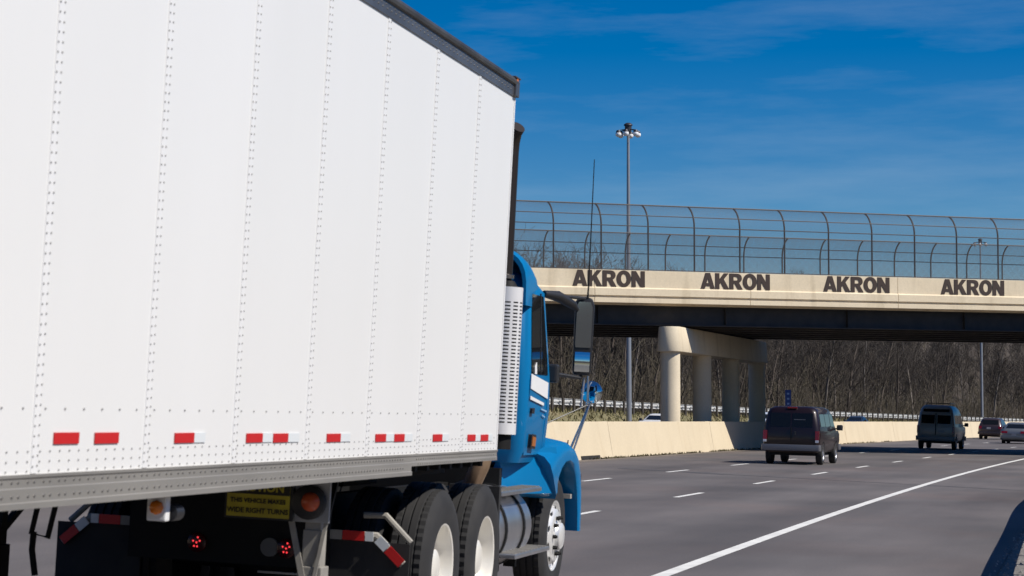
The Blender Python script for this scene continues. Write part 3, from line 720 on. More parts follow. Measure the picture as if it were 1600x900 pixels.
CARO = dict(side=[[(-1.2, 1.0), (-.32, 1.0), (-.32, 1.26), (-.85, 1.26)], [(-.25, 1.0), (.72, 1.0), (.3, 1.26), (-.25, 1.26)]], rear=[[(-.60, .99), (.60, .99), (.50, 1.27), (-.50, 1.27)]], front=[(-.6, .99), (.6, .99), (.5, 1.27), (-.5, 1.27)], tail=[rect(.42, .80, .68, .82)], head=[rect(.45, .8, .6, .72)], bumper=(.34, .54), mirror=(.7, .98), plate=(0, .60), platec=(.06, .06, .065))
vehicle('sedan', 'silver sedan with dark licence plate recess at the right edge', 'car', 158.6, -9.35, cb, cg, P_SIL, (-1.35, 1.4), .32, dict(CARO))
# oncoming traffic: only roofs show above the barrier
x, y = at(1027, 152); a_, u_ = to_au(x, y)
vehicle('sedan', 'white car roof showing above the barrier left of the columns', 'car', a_, u_, cb, cg, P_WHT, (-1.35, 1.4), .32, dict(CARO), True)
x, y = at(1194, 186); a_, u_ = to_au(x, y)
vehicle('suv', 'pale blue-white SUV above the barrier between the columns and the maroon van', 'car', a_, u_, sb, sg_, paint('suv_pale', (.55, .62, .74), .6, 0), (-1.3, 1.35), .34, dict(SUVO), True)
x, y = at(1337, 215); a_, u_ = to_au(x, y)
vehicle('sedan', 'dark blue car roof just above the barrier right of the maroon van', 'car', a_, u_, cb, cg, P_NAVY, (-1.35, 1.4), .32, dict(CARO), True)

# ------------------------------------------------------------------ the truck: trailer and tractor share the frame TF
# x right (0 = trailer flank), y forward (0 = trailer nose), z up (0 = lower edge of the side sheets)
PH, RO = .2127, .0539; TO = Vector((-.1176, 17.739, 1.4623))
TF = Matrix.Translation(TO) @ Matrix.Rotation(-PH, 4, 'Z') @ Matrix.Rotation(RO, 4, 'Y')
def ground_pt(x, y):
    p = TF @ Vector((x, y, -1.3)); return Vector((p.x, p.y, road_z(p.x, p.y)))
def root_at(x, y): return Matrix.Translation(ground_pt(x, y)) @ Matrix.Rotation(-PH, 4, 'Z')
TW = 2.59; NP = 12; LEN = 1.18 + 1.2192 * (NP - 1); SH = 2.652
trl = empty('box_trailer', root_at(-TW / 2, -LEN / 2), 'white riveted box trailer with red reflector tape on its flank', 'trailer')
rv = MB()
rvd = MB()
def rivet(x, y, z, r=.0060, d=1, rv=rv):
    o = len(rv.v); n = 6; h = .004
    for i in range(n): q = 2 * math.pi * i / n; rv.v.append((x, y + r * math.cos(q), z + r * math.sin(q)))
    for i in range(n): q = 2 * math.pi * i / n; rv.v.append((x + d * h, y + r * .65 * math.cos(q), z + r * .65 * math.sin(q)))
    for i in range(n): j = (i + 1) % n; rv.f.append((o + i, o + j, o + n + j, o + n + i))
    rv.f.append(tuple(o + n + i for i in range(n)))
edges = [0.0] + [-(1.18 + 1.2192 * i) for i in range(NP)]
rnd = random.Random(5)
for i in range(NP):
    y1, y0 = edges[i], edges[i + 1]
    for sx in (1, -1):
        # each sheet a real panel with a barely bowed skin
        m = MB(); nz_ = 9; ny_ = 7; bow = rnd.uniform(.002, .006)
        for iz in range(nz_ + 1):
            for iy in range(ny_ + 1):
                ty = iy / ny_; tz = iz / nz_; yy = y0 + .004 + (y1 - y0 - .008) * ty; zz = SH * tz
                b_ = -bow * math.sin(math.pi * ty) * math.sin(math.pi * tz) * (1 + .6 * math.sin(5 * tz + i))
                m.v.append((b_ if sx > 0 else -TW - b_, yy, zz))
        for iz in range(nz_):
            for iy in range(ny_):
                q = iz * (ny_ + 1) + iy; m.f.append((q, q + 1, q + ny_ + 2, q + ny_ + 1))
        m.build('side_panel', M_WHITE, trl, TF, smooth=60)
    if i > 0:
        m = MB().box(-.004, .0042, y1 - .012, y1 + .046, .002, SH - .002); m.build('post_strip', M_STRIP, trl, TF, bevel=.002)
        MB().box(-TW - .0042, -TW + .004, y1 - .03, y1 + .03, .002, SH - .002).build('post_strip', M_STRIP, trl, TF)
        z = .03
        while z < SH - .01:
            rivet(.0042, y1 - .004, z); rivet(.0042, y1 + .040, z + .004); z += .0405
    # rows along the floor
    y = y0 + .07
    kk = 0
    while y < y1 - .03:
        for z in (.012, .050, .090): rivet(.001, y, z, .0052)
        if kk % 2 == 0: rivet(.001, y + .03, .262, .006)
        y += .1; kk += 1
MB().box(-.03, .003, -LEN - .01, -LEN + .08, -.1, SH).box(-TW - .003, -TW + .03, -LEN - .01, -LEN + .08, -.1, SH).build('rear_post', M_GALV, trl, TF)
# nose, front corner posts, roof, rear doors
MB().prism([(-.06, .012), (0.004, -.02), (.006, .0), (-.05, .03)], 'z', -.07, SH).build('corner_post', M_STRIP, trl, TF)
MB().prism([(-TW + .06, .012), (-TW - .004, -.02), (-TW - .006, .0), (-TW + .05, .03)], 'z', -.07, SH).build('corner_post', M_STRIP, trl, TF)
MB().box(-TW + .03, -.03, -.02, .012, -.07, SH + .12).build('nose_panel', M_WHITE, trl, TF)
MB().box(-TW + .02, -.02, -LEN, -LEN + .03, -.07, SH + .1).build('rear_door', M_WHITE, trl, TF)
MB().box(-TW + .04, -.04, -LEN + .03, -.02, SH + .10, SH + .115).build('roof', M_WHITE, trl, TF)
MB().box(-TW + .02, -.02, -LEN + .03, -.02, .0, .02).build('floor', M_BLACK, trl, TF)
for sx in (1, -1):
    X = (lambda v: v) if sx > 0 else (lambda v: -TW - v)
    pr = [(-.05, SH - .004), (.010, SH - .004), (.010, SH + .075), (-.05, SH + .075)]
    MB().prism([(X(p), q) for p, q in pr], 'y', -LEN, .01).build('top_rail', M_TOPRAIL, trl, TF, smooth=30)
    pr = [(-.06, SH + .0755), (.014, SH + .0755), (.026, SH + .085), (.030, SH + .105), (.022, SH + .128), (-.02, SH + .140), (-.06, SH + .140)]
    MB().prism([(X(p), q) for p, q in pr], 'y', -LEN, .01).build('roof_edge', M_ROOFE, trl, TF, smooth=30)
    # bottom rail: deep behind the coupler, shallow over it
    pr = [(-.03, .0), (.012, .0), (.012, -.012), (.006, -.018), (.006, -.052), (.010, -.056), (.010, -.108), (.016, -.112), (.016, -.136), (-.03, -.136)]
    MB().prism([(X(p), q) for p, q in pr], 'y', -LEN, -2.53).build('bottom_rail', M_RAIL, trl, TF)
    pr = [(-.03, .0), (.012, .0), (.012, -.012), (.006, -.018), (.006, -.05), (.010, -.054), (.010, -.078), (-.03, -.078)]
    MB().prism([(X(p), q) for p, q in pr], 'y', -2.53, .0).build('bottom_rail', M_RAIL, trl, TF)
MB().box(-.05, .028, -.09, .03, SH - .004, SH + .11).box(-.05, .034, -.14, .04, SH + .13, SH + .142).build('corner_cap', M_TOPRAIL, trl, TF, bevel=.006)
MB().box(.016, .03, -.075, -.035, SH + .11, SH + .128).build('clearance_light', M_AMBER, trl, TF, bevel=.004)
y = -.2
while y > -LEN:
    rivet(.010, y, SH + .035, .007, 1, rvd); rivet(.010, y - .03, SH + .058, .006, 1, rvd); y -= .10
y = -2.75; kk = 0
while y > -LEN:
    dense = y > -4.6
    rivet(.010, y, -.086, .009, 1, rvd); rivet(.006, y, -.030, .008, 1, rvd)
    if not dense: rivet(.010, y - .062, -.086, .009, 1, rvd); rivet(.006, y - .062, -.030, .008, 1, rvd)
    y -= .062 if dense and kk % 6 != 5 else (.075 if dense else .155); kk += 1
y = -2.4
while y < -.1:
    rivet(.006, y, -.034, .007, 1, rvd); rivet(.010, y + .03, -.066, .005, 1, rvd); y += .06
rv.build('rivets', M_RIVET, trl, TF, kind='stuff'); rvd.build('rail_rivets', M_RIVETD, trl, TF, kind='stuff')
# reflector tape as it is stuck on, worn white ends beside the red
for a_, b_, z, wl in ((-8.298, -8.038, .141, .0), (-7.864, -7.595, .139, .0), (-6.896, -6.636, .133, .16), (-5.859, -5.601, .126, .17), (-5.419, -5.165, .123, .2), (-4.438, -4.168, .117, .2), (-3.41, -3.173, .110, .19), (-2.975, -2.725, .1075, .2), (-1.973, -1.724, .101, .19), (-.968, -.728, .094, .16), (-.564, -.312, .0915, .14), (-9.7, -9.45, .145, .2), (-10.9, -10.65, .15, .2), (-12.1, -11.85, .155, .2)):
    MB().box(.001, .0058, a_, b_, z - .0235, z + .0235).build('reflector_tape', M_RED, trl, TF)
    if wl: MB().box(.001, .0050, b_ + .003, b_ + wl, z - .0235, z + .0235).build('reflector_tape', M_WTAPE, trl, TF)
# cross members below the floor
y = -LEN + .2
while y < -.3: MB().box(-TW + .04, -.035, y - .03, y + .03, -.12, -.005).build('cross_member', M_BLACK, trl, TF); y += .32
MB().box(-TW + .35, -.35, -2.5, -.15, -.19, -.125).build('coupler_plate', M_BLACK, trl, TF)
# side marker lamp hung under the rail
L_ = MB().box(-.150, -.055, -6.80, -6.74, -.262, -.140).build('marker_bracket', M_STRIP, trl, TF, bevel=.008)
MB().lathe([(.034, -6.801), (.033, -6.815), (.022, -6.824), (0, -6.826)], 'y', 8, (-.100, 0, -.198)).build('marker_lens', M_AMBER, L_, TF, smooth=50)
MB().lathe([(0, -6.70), (.04, -6.695), (.042, -6.6), (0, -6.59)], 'y', 14, (-.075, 0, -.225)).build('marker_box', M_PLAST, L_, TF, smooth=40)
# landing gear
def lg(xc, sg, mt):
    MB().box(xc - .05, xc + .05, -3.56, -3.46, -.50, -.13).build('landing_leg', mt, trl, TF, bevel=.006)
    MB().box(xc - .058, xc + .058, -3.57, -3.45, -.70, -.46).box(xc - .075, xc + .075, -3.59, -3.43, -1.12, -.68).build('landing_leg', mt, trl, TF, bevel=.008)
    MB().bar((xc - .15, -3.56, -.36), (xc - .02, -3.60, -.82), .012, .036, (1, 0, 0)).build('leg_brace', mt, trl, TF)
    MB().bar((xc + .09, -3.56, -.36), (xc + .03, -3.60, -.78), .012, .022, (1, 0, 0)).build('leg_brace', mt, trl, TF)
    MB().bar((xc, -3.45, -.62), (xc - sg * .1, -2.75, -.14), .04, .04).build('leg_brace', M_BLACK, trl, TF)
    MB().box(xc - .14, xc + .14, -3.64, -3.37, -1.15, -1.12).build('leg_foot', mt, trl, TF)
lg(-.315, 1, M_GREYP); lg(-TW + .20, -1, M_BLACK)
MB().tube([(-TW + .48, -3.5, -.38), (-TW + .44, -3.5, -.60), (-TW + .55, -3.5, -.62), (-TW + .60, -3.5, -.36)], .018, 6).tube([(-TW + .455, -3.5, -.59), (-TW + .45, -3.5, -.70), (-TW + .48, -3.5, -.86)], .02, 6).build('crank_handle', M_BLACK, trl, TF)
MB().box(-TW + .38, -.38, -3.53, -3.48, -.30, -.22).build('leg_cross_bar', M_BLACK, trl, TF)
# wide turn notice and turn lamp on the landing gear
sg1 = MB().box(-.86, -.43, -3.62, -3.605, -0.415, -0.165).build('notice_frame', M_PLAST, trl, TF)
MB().box(-.845, -.45, -3.626, -3.619, -0.402, -0.178).build('notice_panel', M_YEL, sg1, TF)
MB().box(-.845, -.45, -3.628, -3.625, -0.265, -0.180).build('notice_band', mat('notice_black', (.02, .018, .01), .5), sg1, TF)
def text(body, size, c, mtl, parent, off=.0, ext=.0008):
    cu = bpy.data.curves.new('txt', 'FONT'); cu.body = body; cu.size = size; cu.align_x = 'CENTER'; cu.align_y = 'CENTER'; cu.extrude = ext; cu.offset = off; cu.resolution_u = 3
    ob = bpy.data.objects.new('txt', cu); col.objects.link(ob); bpy.context.view_layer.update()
    me = bpy.data.meshes.new_from_object(ob.evaluated_get(bpy.context.evaluated_depsgraph_get())); bpy.data.objects.remove(ob)
    me.transform(WM[parent.name].inverted() @ TF @ Matrix.Translation(c) @ Matrix.Rotation(R(90), 4, 'X')); me.materials.clear(); me.materials.append(mtl)
    o = bpy.data.objects.new('lettering', me); col.objects.link(o); o.parent = parent; return o
text('CAUTION', .072, (-.648, -3.630, -.223), M_YEL, sg1, .0022)
M_INK = mat('ink', (.02, .018, .01), .6)
text('THIS VEHICLE MAKES', .037, (-.648, -3.629, -.305), M_INK, sg1, .0012)
text('WIDE RIGHT TURNS', .042, (-.648, -3.629, -.365), M_INK, sg1, .0012)
lm = MB().box(-.43, -.215, -3.58, -3.55, -0.415, -0.165).build('lamp_bracket', M_GALV, trl, TF)
MB().lathe([(.105, -3.585), (.105, -3.62), (.085, -3.63), (0, -3.63)], 'y', 22, (-.335, 0, -.295)).build('lamp_bezel', M_PLAST, lm, TF, smooth=40)
MB().lathe([(.058, -3.631), (.05, -3.65), (.03, -3.662), (0, -3.665)], 'y', 20, (-.318, 0, -.290)).build('turn_lens', mat('turn_lens', (.50, .085, .03), .25), lm, TF, smooth=50)

# big wheels ---------------------------------------------------------------------------------------------
TR = .548; TK = TR / .525
def big_tyre(parent, x_out, y, sg, name='tyre', wd_=.275, rim='none', turn=0.):
    """sg +1: outer face looks right"""
    g = ground_pt(x_out - sg * wd_ / 2, y); ctr = Vector((g.x, g.y, g.z + TR))
    lc = TF.inverted() @ ctr; f = TF @ Matrix.Translation((x_out, y, lc.z))
    t = [(.288, -.02), (.30, .0), (.34, .006), (.42, .010), (.475, .0), (.505, -.022), (TR - .002, -.030), (TR, -.070), (TR - .014, -.074), (TR - .014, -.082), (TR, -.086), (TR, -.130), (TR - .014, -.134), (TR - .014, -.142), (TR, -.146), (TR, -.190), (TR - .014, -.194), (TR - .014, -.202), (TR, -.206), (TR - .002, -.245), (.505, -.253), (.475, -.275), (.42, -.285), (.30, -.275)]
    def md(i, j): return .984 if (i in (6, 7, 18, 19) and j % 2 == 0) else 1
    o = MB().lathe([(r if r > .51 else r * TK, sg * p) for r, p in t], 'x', 110, mod=md).build(name, M_RUBBER, parent, f, smooth=28)
    if rim == 'dual':
        pr = [(.288, -.03), (.303, -.012), (.300, .0), (.288, -.004), (.272, -.045), (.262, -.10), (.235, -.135), (.17, -.15), (.13, -.148), (.125, -.06), (.10, -.045), (0, -.04)]
        w_ = MB().lathe([(r * TK, sg * p) for r, p in pr], 'x', 48).build('rim', M_CREAM, o, f, smooth=40)
    elif rim == 'steer':
        pr = [(.288, -.03), (.303, -.012), (.300, .002), (.285, -.004), (.272, -.03), (.262, -.035), (.225, .012), (.205, .022), (.13, .025), (.118, .035), (.112, .065), (.095, .078), (0, .082)]
        w_ = MB().lathe([(r * TK, sg * p) for r, p in pr], 'x', 48).build('rim', M_STEER, o, f, smooth=40)
        for i in range(10):
            q = 2 * math.pi * i / 10; c = (sg * .022, .172 * math.cos(q), .165 * math.sin(q))
            MB().lathe([(.019, 0), (.019, sg * .025), (.013, sg * .042), (0, sg * .043)], 'x', 6, c).build('lug_nut', M_BLACK, o, f)
        for i in range(10):
            q = 2 * math.pi * (i + .5) / 10; c = (sg * .002, .252 * math.cos(q), .243 * math.sin(q))
            MB().lathe([(.026, 0), (.0, sg * .006)], 'x', 10, c).build('hand_hole', M_BLACK, o, f)
    return o
trc = empty('semi_tractor', root_at(-TW / 2, 1.2), 'blue day cab semi tractor with chrome exhaust guard pulling the white trailer', 'truck')
for y in (-1.27, .05):
    big_tyre(trc, -.055, y, 1, rim='dual'); big_tyre(trc, -.395, y, 1)
    big_tyre(trc, -TW + .055, y, -1, rim='dual'); big_tyre(trc, -TW + .395, y, -1)
    MB().tube([(-.4, y, -.82), (-TW + .4, y, -.82)], .09, 10).build('axle', M_BLACK, trc, TF)
    MB().lathe([(0, -.2), (.2, -.15), (.24, 0), (.2, .15), (0, .2)], 'y', 14, (-TW / 2, y, -.82)).build('differential', M_BLACK, trc, TF, smooth=40)
big_tyre(trc, -.205, 3.48, 1, rim='steer', wd_=.275); big_tyre(trc, -TW + .205, 3.48, -1, rim='steer')
MB().tube([(-.4, 3.48, -.85), (-TW + .4, 3.48, -.85)], .07, 8).build('axle', M_BLACK, trc, TF)
for xx in (-.87, -TW + .87): MB().box(xx - .04, xx + .04, -2.2, 4.3, -.60, -.34).build('frame_rail', M_BLACK, trc, TF)
MB().box(-TW + .6, -.6, -2.26, -2.2, -.80, -.34).build('rear_cross_member', M_BLACK, trc, TF)
MB().box(-TW + .85, -.85, -1.1, -.2, -.30, -.20).build('fifth_wheel', M_BLACK, trc, TF, bevel=.02)
for xx in (-1.499, -.875):
    o = MB().lathe([(.065, -2.26), (.065, -2.285), (.055, -2.29), (0, -2.29)], 'y', 18, (xx, 0, -.675)).build('tail_lamp', M_REDD, trc, TF, smooth=40)
    if xx > -1.6:
        for dx, dz in ((0, 0), (.022, .012), (-.024, .01), (.006, -.026), (-.016, -.024), (.008, .034)):
            MB().lathe([(.0075, -2.288), (.005, -2.295), (0, -2.296)], 'y', 6, (xx + dx, 0, -.675 + dz)).build('led', M_LED, o, TF)
MB().lathe([(.062, -2.26), (.062, -2.28), (0, -2.284)], 'y', 18, (-.995, 0, -.675)).build('reverse_lamp', mat('grey_lens', (.12, .12, .12), .4), trc, TF, smooth=40)
MB().box(-1.06, -.78, -2.30, -2.27, -.845, -.832).build('step_edge', M_GREYP, trc, TF)
for sg, X in ((1, lambda v: v), (-1, lambda v: -TW - v)):
    h = MB().tube([(X(-.70), -2.18, -.565), (X(-.29), -2.18, -.565), (X(-.10), -2.18, -.735)], .03, 8).build('mudflap_hanger', M_GREYP, trc, TF, smooth=40)
    for (p, q), mt in ((((-.62, -.565), (-.52, -.565)), M_GREYP), (((-.515, -.565), (-.365, -.565)), M_RED), (((-.36, -.565), (-.305, -.565)), M_WTAPE), (((-.275, -.578), (-.21, -.636)), M_WTAPE), (((-.205, -.640), (-.105, -.730)), M_RED)):
        MB().bar((X(p[0]), -2.215, p[1]), (X(q[0]), -2.215, q[1]), .006, .062, (0, 0, 1)).build('hanger_tape', mt, h, TF)
    MB().tube([(X(-.42), -2.05, -.435), (X(-.27), -2.05, -.43), (X(-.09), -2.05, -.60)], .022, 8).build('fender_bracket', M_GREYP, trc, TF, smooth=40)
    MB().box(min(X(-.66), X(-.06)), max(X(-.66), X(-.06)), -2.19, -2.18, -1.22, -.60).build('mud_flap', M_RUBBER, trc, TF)
# cab
CX = -TW / 2
cs = [(-.15, 1.03, 2.0, 2.95, .10), (-.05, 1.07, 1.98, 3.02, .10), (.30, 1.09, 1.97, 3.06, .11), (.58, 1.09, 1.97, 3.02, .12), (1.30, 1.055, 1.99, 2.80, .14), (1.42, .98, 2.02, 2.65, .2), (1.46, .85, 2.0, 2.5, .25)]
cab = loftz(cs, CX, 6).build('cab', M_BLUE, trc, TF, smooth=35)
for sg in (1, -1):
    d = side_pane(cs, [(2.08, -.08), (2.80, -.08), (2.82, .30), (2.82, .56), (2.08, .56)], sg, .010, .02, CX).build('door', M_BLUE, trc, TF, bevel=.004)
    side_pane(cs, [(2.12, .60), (2.80, .60), (2.78, .74), (2.60, 1.27), (2.12, 1.27)], sg, .006, .012, CX).build('window', M_GLASS, d, TF)
    side_pane(cs, [(2.48, .60), (2.50, .60), (2.50, 1.29), (2.48, 1.29)], sg, .010, .012, CX).build('window_bar', M_PLAST, d, TF)
    side_pane(cs, [(2.14, .27), (2.24, .27), (2.24, .31), (2.14, .31)], sg, .022, .02, CX).build('handle', M_PLAST, d, TF, bevel=.004)
    # stripes sweep down towards the hood
    side_pane(cs, [(2.085, .475), (2.81, .395), (2.81, .535), (2.085, .60)], sg, .0125, .004, CX).build('stripe', M_STRIPE, d, TF)
    side_pane(cs, [(2.085, .385), (2.66, .335), (2.66, .36), (2.085, .415)], sg, .0125, .004, CX).build('stripe', M_STRIPE, d, TF)
    side_pane(cs, [(2.22, .60), (2.30, .60), (2.30, .70), (2.22, .66)], sg, .0135, .004, CX).build('decal', M_STRIPE, d, TF)
    for (ya, yb, za, zb_) in ((2.56, 2.80, .30, .312), (2.62, 2.76, .25, .260)):
        side_pane(cs, [(ya, za), (yb, za - .02), (yb, zb_ - .02), (ya, zb_)], sg, .0128, .003, CX).build('door_lettering', mat('decal_pale', (.30, .46, .64), .5), d, TF)
    o = side_pane(cs, [(2.20, -.02), (2.38, -.03), (2.38, .08), (2.20, .09)], sg, .03, .03, CX).build('marker_lamp', M_PLAST, trc, TF, bevel=.006)
    side_pane(cs, [(2.22, -.005), (2.36, -.012), (2.36, .065), (2.22, .075)], sg, .036, .01, CX).build('amber_lens', mat('amber_dark', (.40, .13, .02), .3), o, TF)
end_pane(cs, rect(-.9, .9, .66, 1.26), False, .006, .012, CX).build('windshield', M_GLASS, trc, TF)
end_pane(cs, rect(-.5, .5, .75, 1.2), True, .006, .012, CX).build('rear_window', M_GLASS, trc, TF)
# roof fairing: a shell open at the back
m = MB(); secs = ((1.84, 1.665, 1.07), (1.90, 1.69, 1.075), (2.02, 1.685, 1.07), (2.25, 1.655, 1.06), (2.45, 1.60, 1.045), (2.62, 1.525, 1.02), (2.76, 1.43, .98), (2.84, 1.34, .95)); nS = 21
def fsec(y, top, hw, ins):
    o = []
    for i in range(nS):
        t = math.pi * i / (nS - 1); c = math.cos(t); s_ = math.sin(t)
        ex = .38; xx = math.copysign(abs(c) ** ex, c) * (hw - ins); zz = 1.16 + (top - 1.16 - ins) * (abs(s_) ** .5)
        o.append((CX + xx, y, zz))
    return o
for y, tp, hw in secs: m.v += fsec(y, tp, hw, 0)
for y, tp, hw in secs: m.v += fsec(y if y > 1.81 else y, tp, hw, .03)
ns_ = len(secs)
for lay in (0, 1):
    for i in range(ns_ - 1):
        for j in range(nS - 1):
            q = (lay * ns_ + i) * nS + j; m.f.append((q, q + 1, q + nS + 1, q + nS))
for j in range(nS - 1): m.f.append((j, j + 1, ns_ * nS + j + 1, ns_ * nS + j))
for j in range(nS - 1): q = (ns_ - 1) * nS; m.f.append((q + j, q + j + 1, ns_ * nS + q + j + 1, ns_ * nS + q + j))
m.build('roof_fairing', M_BLUE, trc, TF, smooth=40)
for xx in (-.7, -.35, 0, .35, .7): MB().box(CX + xx - .04, CX + xx + .04, 2.66, 2.76, 1.475, 1.52).build('cab_light', M_AMBER, trc, TF, bevel=.01)
# hood and fenders
hd = [(-.5, .62, 3.2, 4.32, .15), (-.1, .72, 3.2, 4.42, .2), (.25, .74, 3.2, 4.38, .22), (.42, .68, 3.2, 4.25, .25), (.50, .5, 3.2, 4.1, .25)]
loftz(hd, CX, 5).build('hood', M_BLUE, trc, TF, smooth=35)
MB().box(CX - .5, CX + .5, 4.41, 4.45, -.35, .2).build('grille', M_CHROME, trc, TF, bevel=.02)
def fender(sg):
    X = (lambda v: v) if sg > 0 else (lambda v: -TW - v)
    # outline in (y, z) outer lip; arch is open underneath
    out = [(2.62, -.06), (2.85, -.03), (3.10, .02), (3.40, .045), (3.70, .03), (3.95, -.03), (4.15, -.13), (4.27, -.27), (4.33, -.45), (4.33, -.65), (4.30, -.80)]
    inn = [(2.98, -.47), (2.98, -.40), (3.03, -.30), (3.14, -.22), (3.30, -.165), (3.50, -.15), (3.70, -.18), (3.88, -.28), (4.00, -.42), (4.08, -.62), (4.12, -.80)]
    m = MB(); lay = []
    # from the hood outwards over the crown and down to the arch lip
    def ring(x, f, z_off=0.):
        return [(X(x), o[0] + (i_[0] - o[0]) * f, o[1] + (i_[1] - o[1]) * f + z_off) for o, i_ in zip(out, inn)]
    lay = [ring(-.62, -.05, .03), ring(-.40, .0, .02), ring(-.25, .02, .0), ring(-.165, .10, 0), ring(-.120, .26, 0), ring(-.105, .50, 0), ring(-.10, .92, 0), ring(-.115, 1.0, 0), ring(-.22, 1.0, 0), ring(-.60, 1.0, 0)]
    n = len(out)
    for l_ in lay: m.v += l_
    for i in range(len(lay) - 1):
        for j in range(n - 1): q = i * n + j; m.f.append((q, q + 1, q + n + 1, q + n))
    m.f.append(tuple(i * n for i in range(len(lay)))); m.f.append(tuple(i * n + n - 1 for i in range(len(lay)))[::-1])
    fd = m.build('fender', M_BLUE, trc, TF, smooth=42)
    # skirt below the door
    sk = MB(); rows = []
    for (y, xo) in ((2.02, -.40), (2.25, -.36), (2.5, -.285), (2.8, -.165), (3.01, -.104)):
        rows.append([(X(xo - .03), y, -.10 if y < 2.6 else -.02), (X(xo), y, -.20), (X(xo), y, -.42), (X(xo - .05), y, -.45), (X(-.55), y, -.45)])
    for r_ in rows: sk.v += r_
    for i in range(len(rows) - 1):
        for j in range(4): q = i * 5 + j; sk.f.append((q, q + 1, q + 6, q + 5))
    sk.f.append(tuple(range(5)))
    sk.build('skirt', M_BLUE, trc, TF, smooth=40)
    MB().tube([(X(-.155), y, z) for y, z in ((3.66, .033), (3.64, .0), (3.62, -.10), (3.60, -.15))], .006, 5).build('hood_seam', M_BLACK, fd, TF)
    MB().box(min(X(-.5), X(-.16)), max(X(-.5), X(-.16)), 3.92, 4.0, -.50, -.46).build('fender_brace', M_GREYP, fd, TF)
    MB().box(min(X(-.24), X(-.14)), max(X(-.24), X(-.14)), 4.26, 4.33, -.36, -.28).build('turn_signal', M_REDD, fd, TF, bevel=.01)
    # hood mirror on a chrome tripod
    c = Vector((X(-.075), 4.25, .475))
    hm = MB().tube([(X(-.25), 4.2, -.10), c + Vector((0, -.02, -.10))], .012, 8).tube([(X(-.20), 4.12, -.10), c + Vector((0, -.02, -.10))], .009, 8).tube([c + Vector((-.03 * sg, -.02, -.12)), c + Vector((-.03 * sg, -.03, .15))], .010, 6).build('mirror_tripod', M_ALU, trc, TF, smooth=50)
    MB().tube([(X(-.60), 3.6, .05), c + Vector((-.03 * sg, -.02, -.12))], .006, 6).build('tripod_stay', M_PLAST, hm, TF, smooth=50)
    F2 = TF @ Matrix.Translation(c) @ Matrix.Rotation(R(-10 * sg), 4, 'Z')
    hb = MB().lathe([(.102, 0.), (.106, .012), (.094, .045), (.055, .075), (0, .085)], 'y', 26).build('hood_mirror', M_CHROME, hm, F2, smooth=50)
    MB().lathe([(.100, -.001), (.083, -.012), (.055, -.021), (.02, -.026), (0, -.027)], 'y', 26).build('mirror_glass', M_MIRROR, hb, F2, smooth=70)
    # west coast mirror
    cx = X(.0)
    F3 = TF @ Matrix.Translation((cx, 3.31, .965)) @ Matrix.Rotation(R(12 * sg), 4, 'Z')
    wm = MB().prism([(-.085, -.30), (-.07, -.345), (.07, -.345), (.085, -.30), (.088, .27), (.07, .33), (.03, .35), (-.05, .35), (-.085, .31)], 'y', .0, .10).build('mirror_housing', M_PLAST, trc, F3, bevel=.018, smooth=40)
    MB().prism([(-.066, -.10), (.066, -.10), (.07, -.07), (.07, .26), (.05, .305), (-.05, .305), (-.068, .27), (-.07, -.07)], 'y', -.006, .004).build('mirror_glass', M_MIRROR, wm, F3)
    MB().add([(-.066, -.008, -.315), (.066, -.008, -.315), (.066, -.026, -.23), (-.066, -.026, -.23), (.066, -.008, -.14), (-.066, -.008, -.14)], [(0, 1, 2, 3), (3, 2, 4, 5)]).build('convex_glass', M_MIRROR, wm, F3, smooth=70)
    inn_ = CX + sg * 1.03
    MB().tube([(inn_, 2.82, 1.30), (cx, 3.33, 1.30), (cx, 3.34, 1.24)], .014, 8).tube([(inn_ + sg * .06, 3.0, .62), (cx - sg * .01, 3.33, .595), (cx - sg * .01, 3.34, .66)], .016, 8).build('mirror_arm', M_PLAST, wm, TF, smooth=40)
    MB().tube([(inn_ + sg * .01, 2.72, 1.30), (inn_ + sg * .10, 2.92, 1.29), (inn_ + sg * .20, 3.08, 1.23), (inn_ + sg * .235, 3.13, 1.19)], [.03, .05, .042, .018], 8).build('arm_fairing', M_PLAST, wm, TF, smooth=50)
    MB().box(min(inn_ + sg * .03, inn_ + sg * .12), max(inn_ + sg * .03, inn_ + sg * .12), 2.93, 3.06, .54, .70).build('mirror_mount', M_PLAST, wm, TF, bevel=.02)
    if sg > 0: MB().tube([(cx + .02, 3.32, 1.30), (cx + .02, 3.33, 1.42), (cx + .018, 3.31, 2.54)], [.010, .007, .004], 6).build('antenna', M_BLACK, wm, TF)
    # chrome grab rail seen under the mirror
    MB().tube([(X(.02), 3.35, .60), (X(.0), 3.36, .34)], .010, 6).build('mirror_stay', M_GALV, wm, TF)
    # fuel tank with straps and steps
    tx = X(-.47); tz = -.67; tr = .335
    tk = MB().lathe([(0, .78), (tr * .8, .785), (tr, .83), (tr, 2.12), (tr * .8, 2.17), (0, 2.175)], 'y', 40, (tx, 0, tz)).build('fuel_tank', M_ALU, trc, TF, smooth=35)
    for yy in (1.12, 1.80): MB().lathe([(tr + .004, yy - .03), (tr + .012, yy - .028), (tr + .012, yy + .028), (tr + .004, yy + .03)], 'y', 40, (tx, 0, tz)).build('tank_strap', M_BLACK, tk, TF)
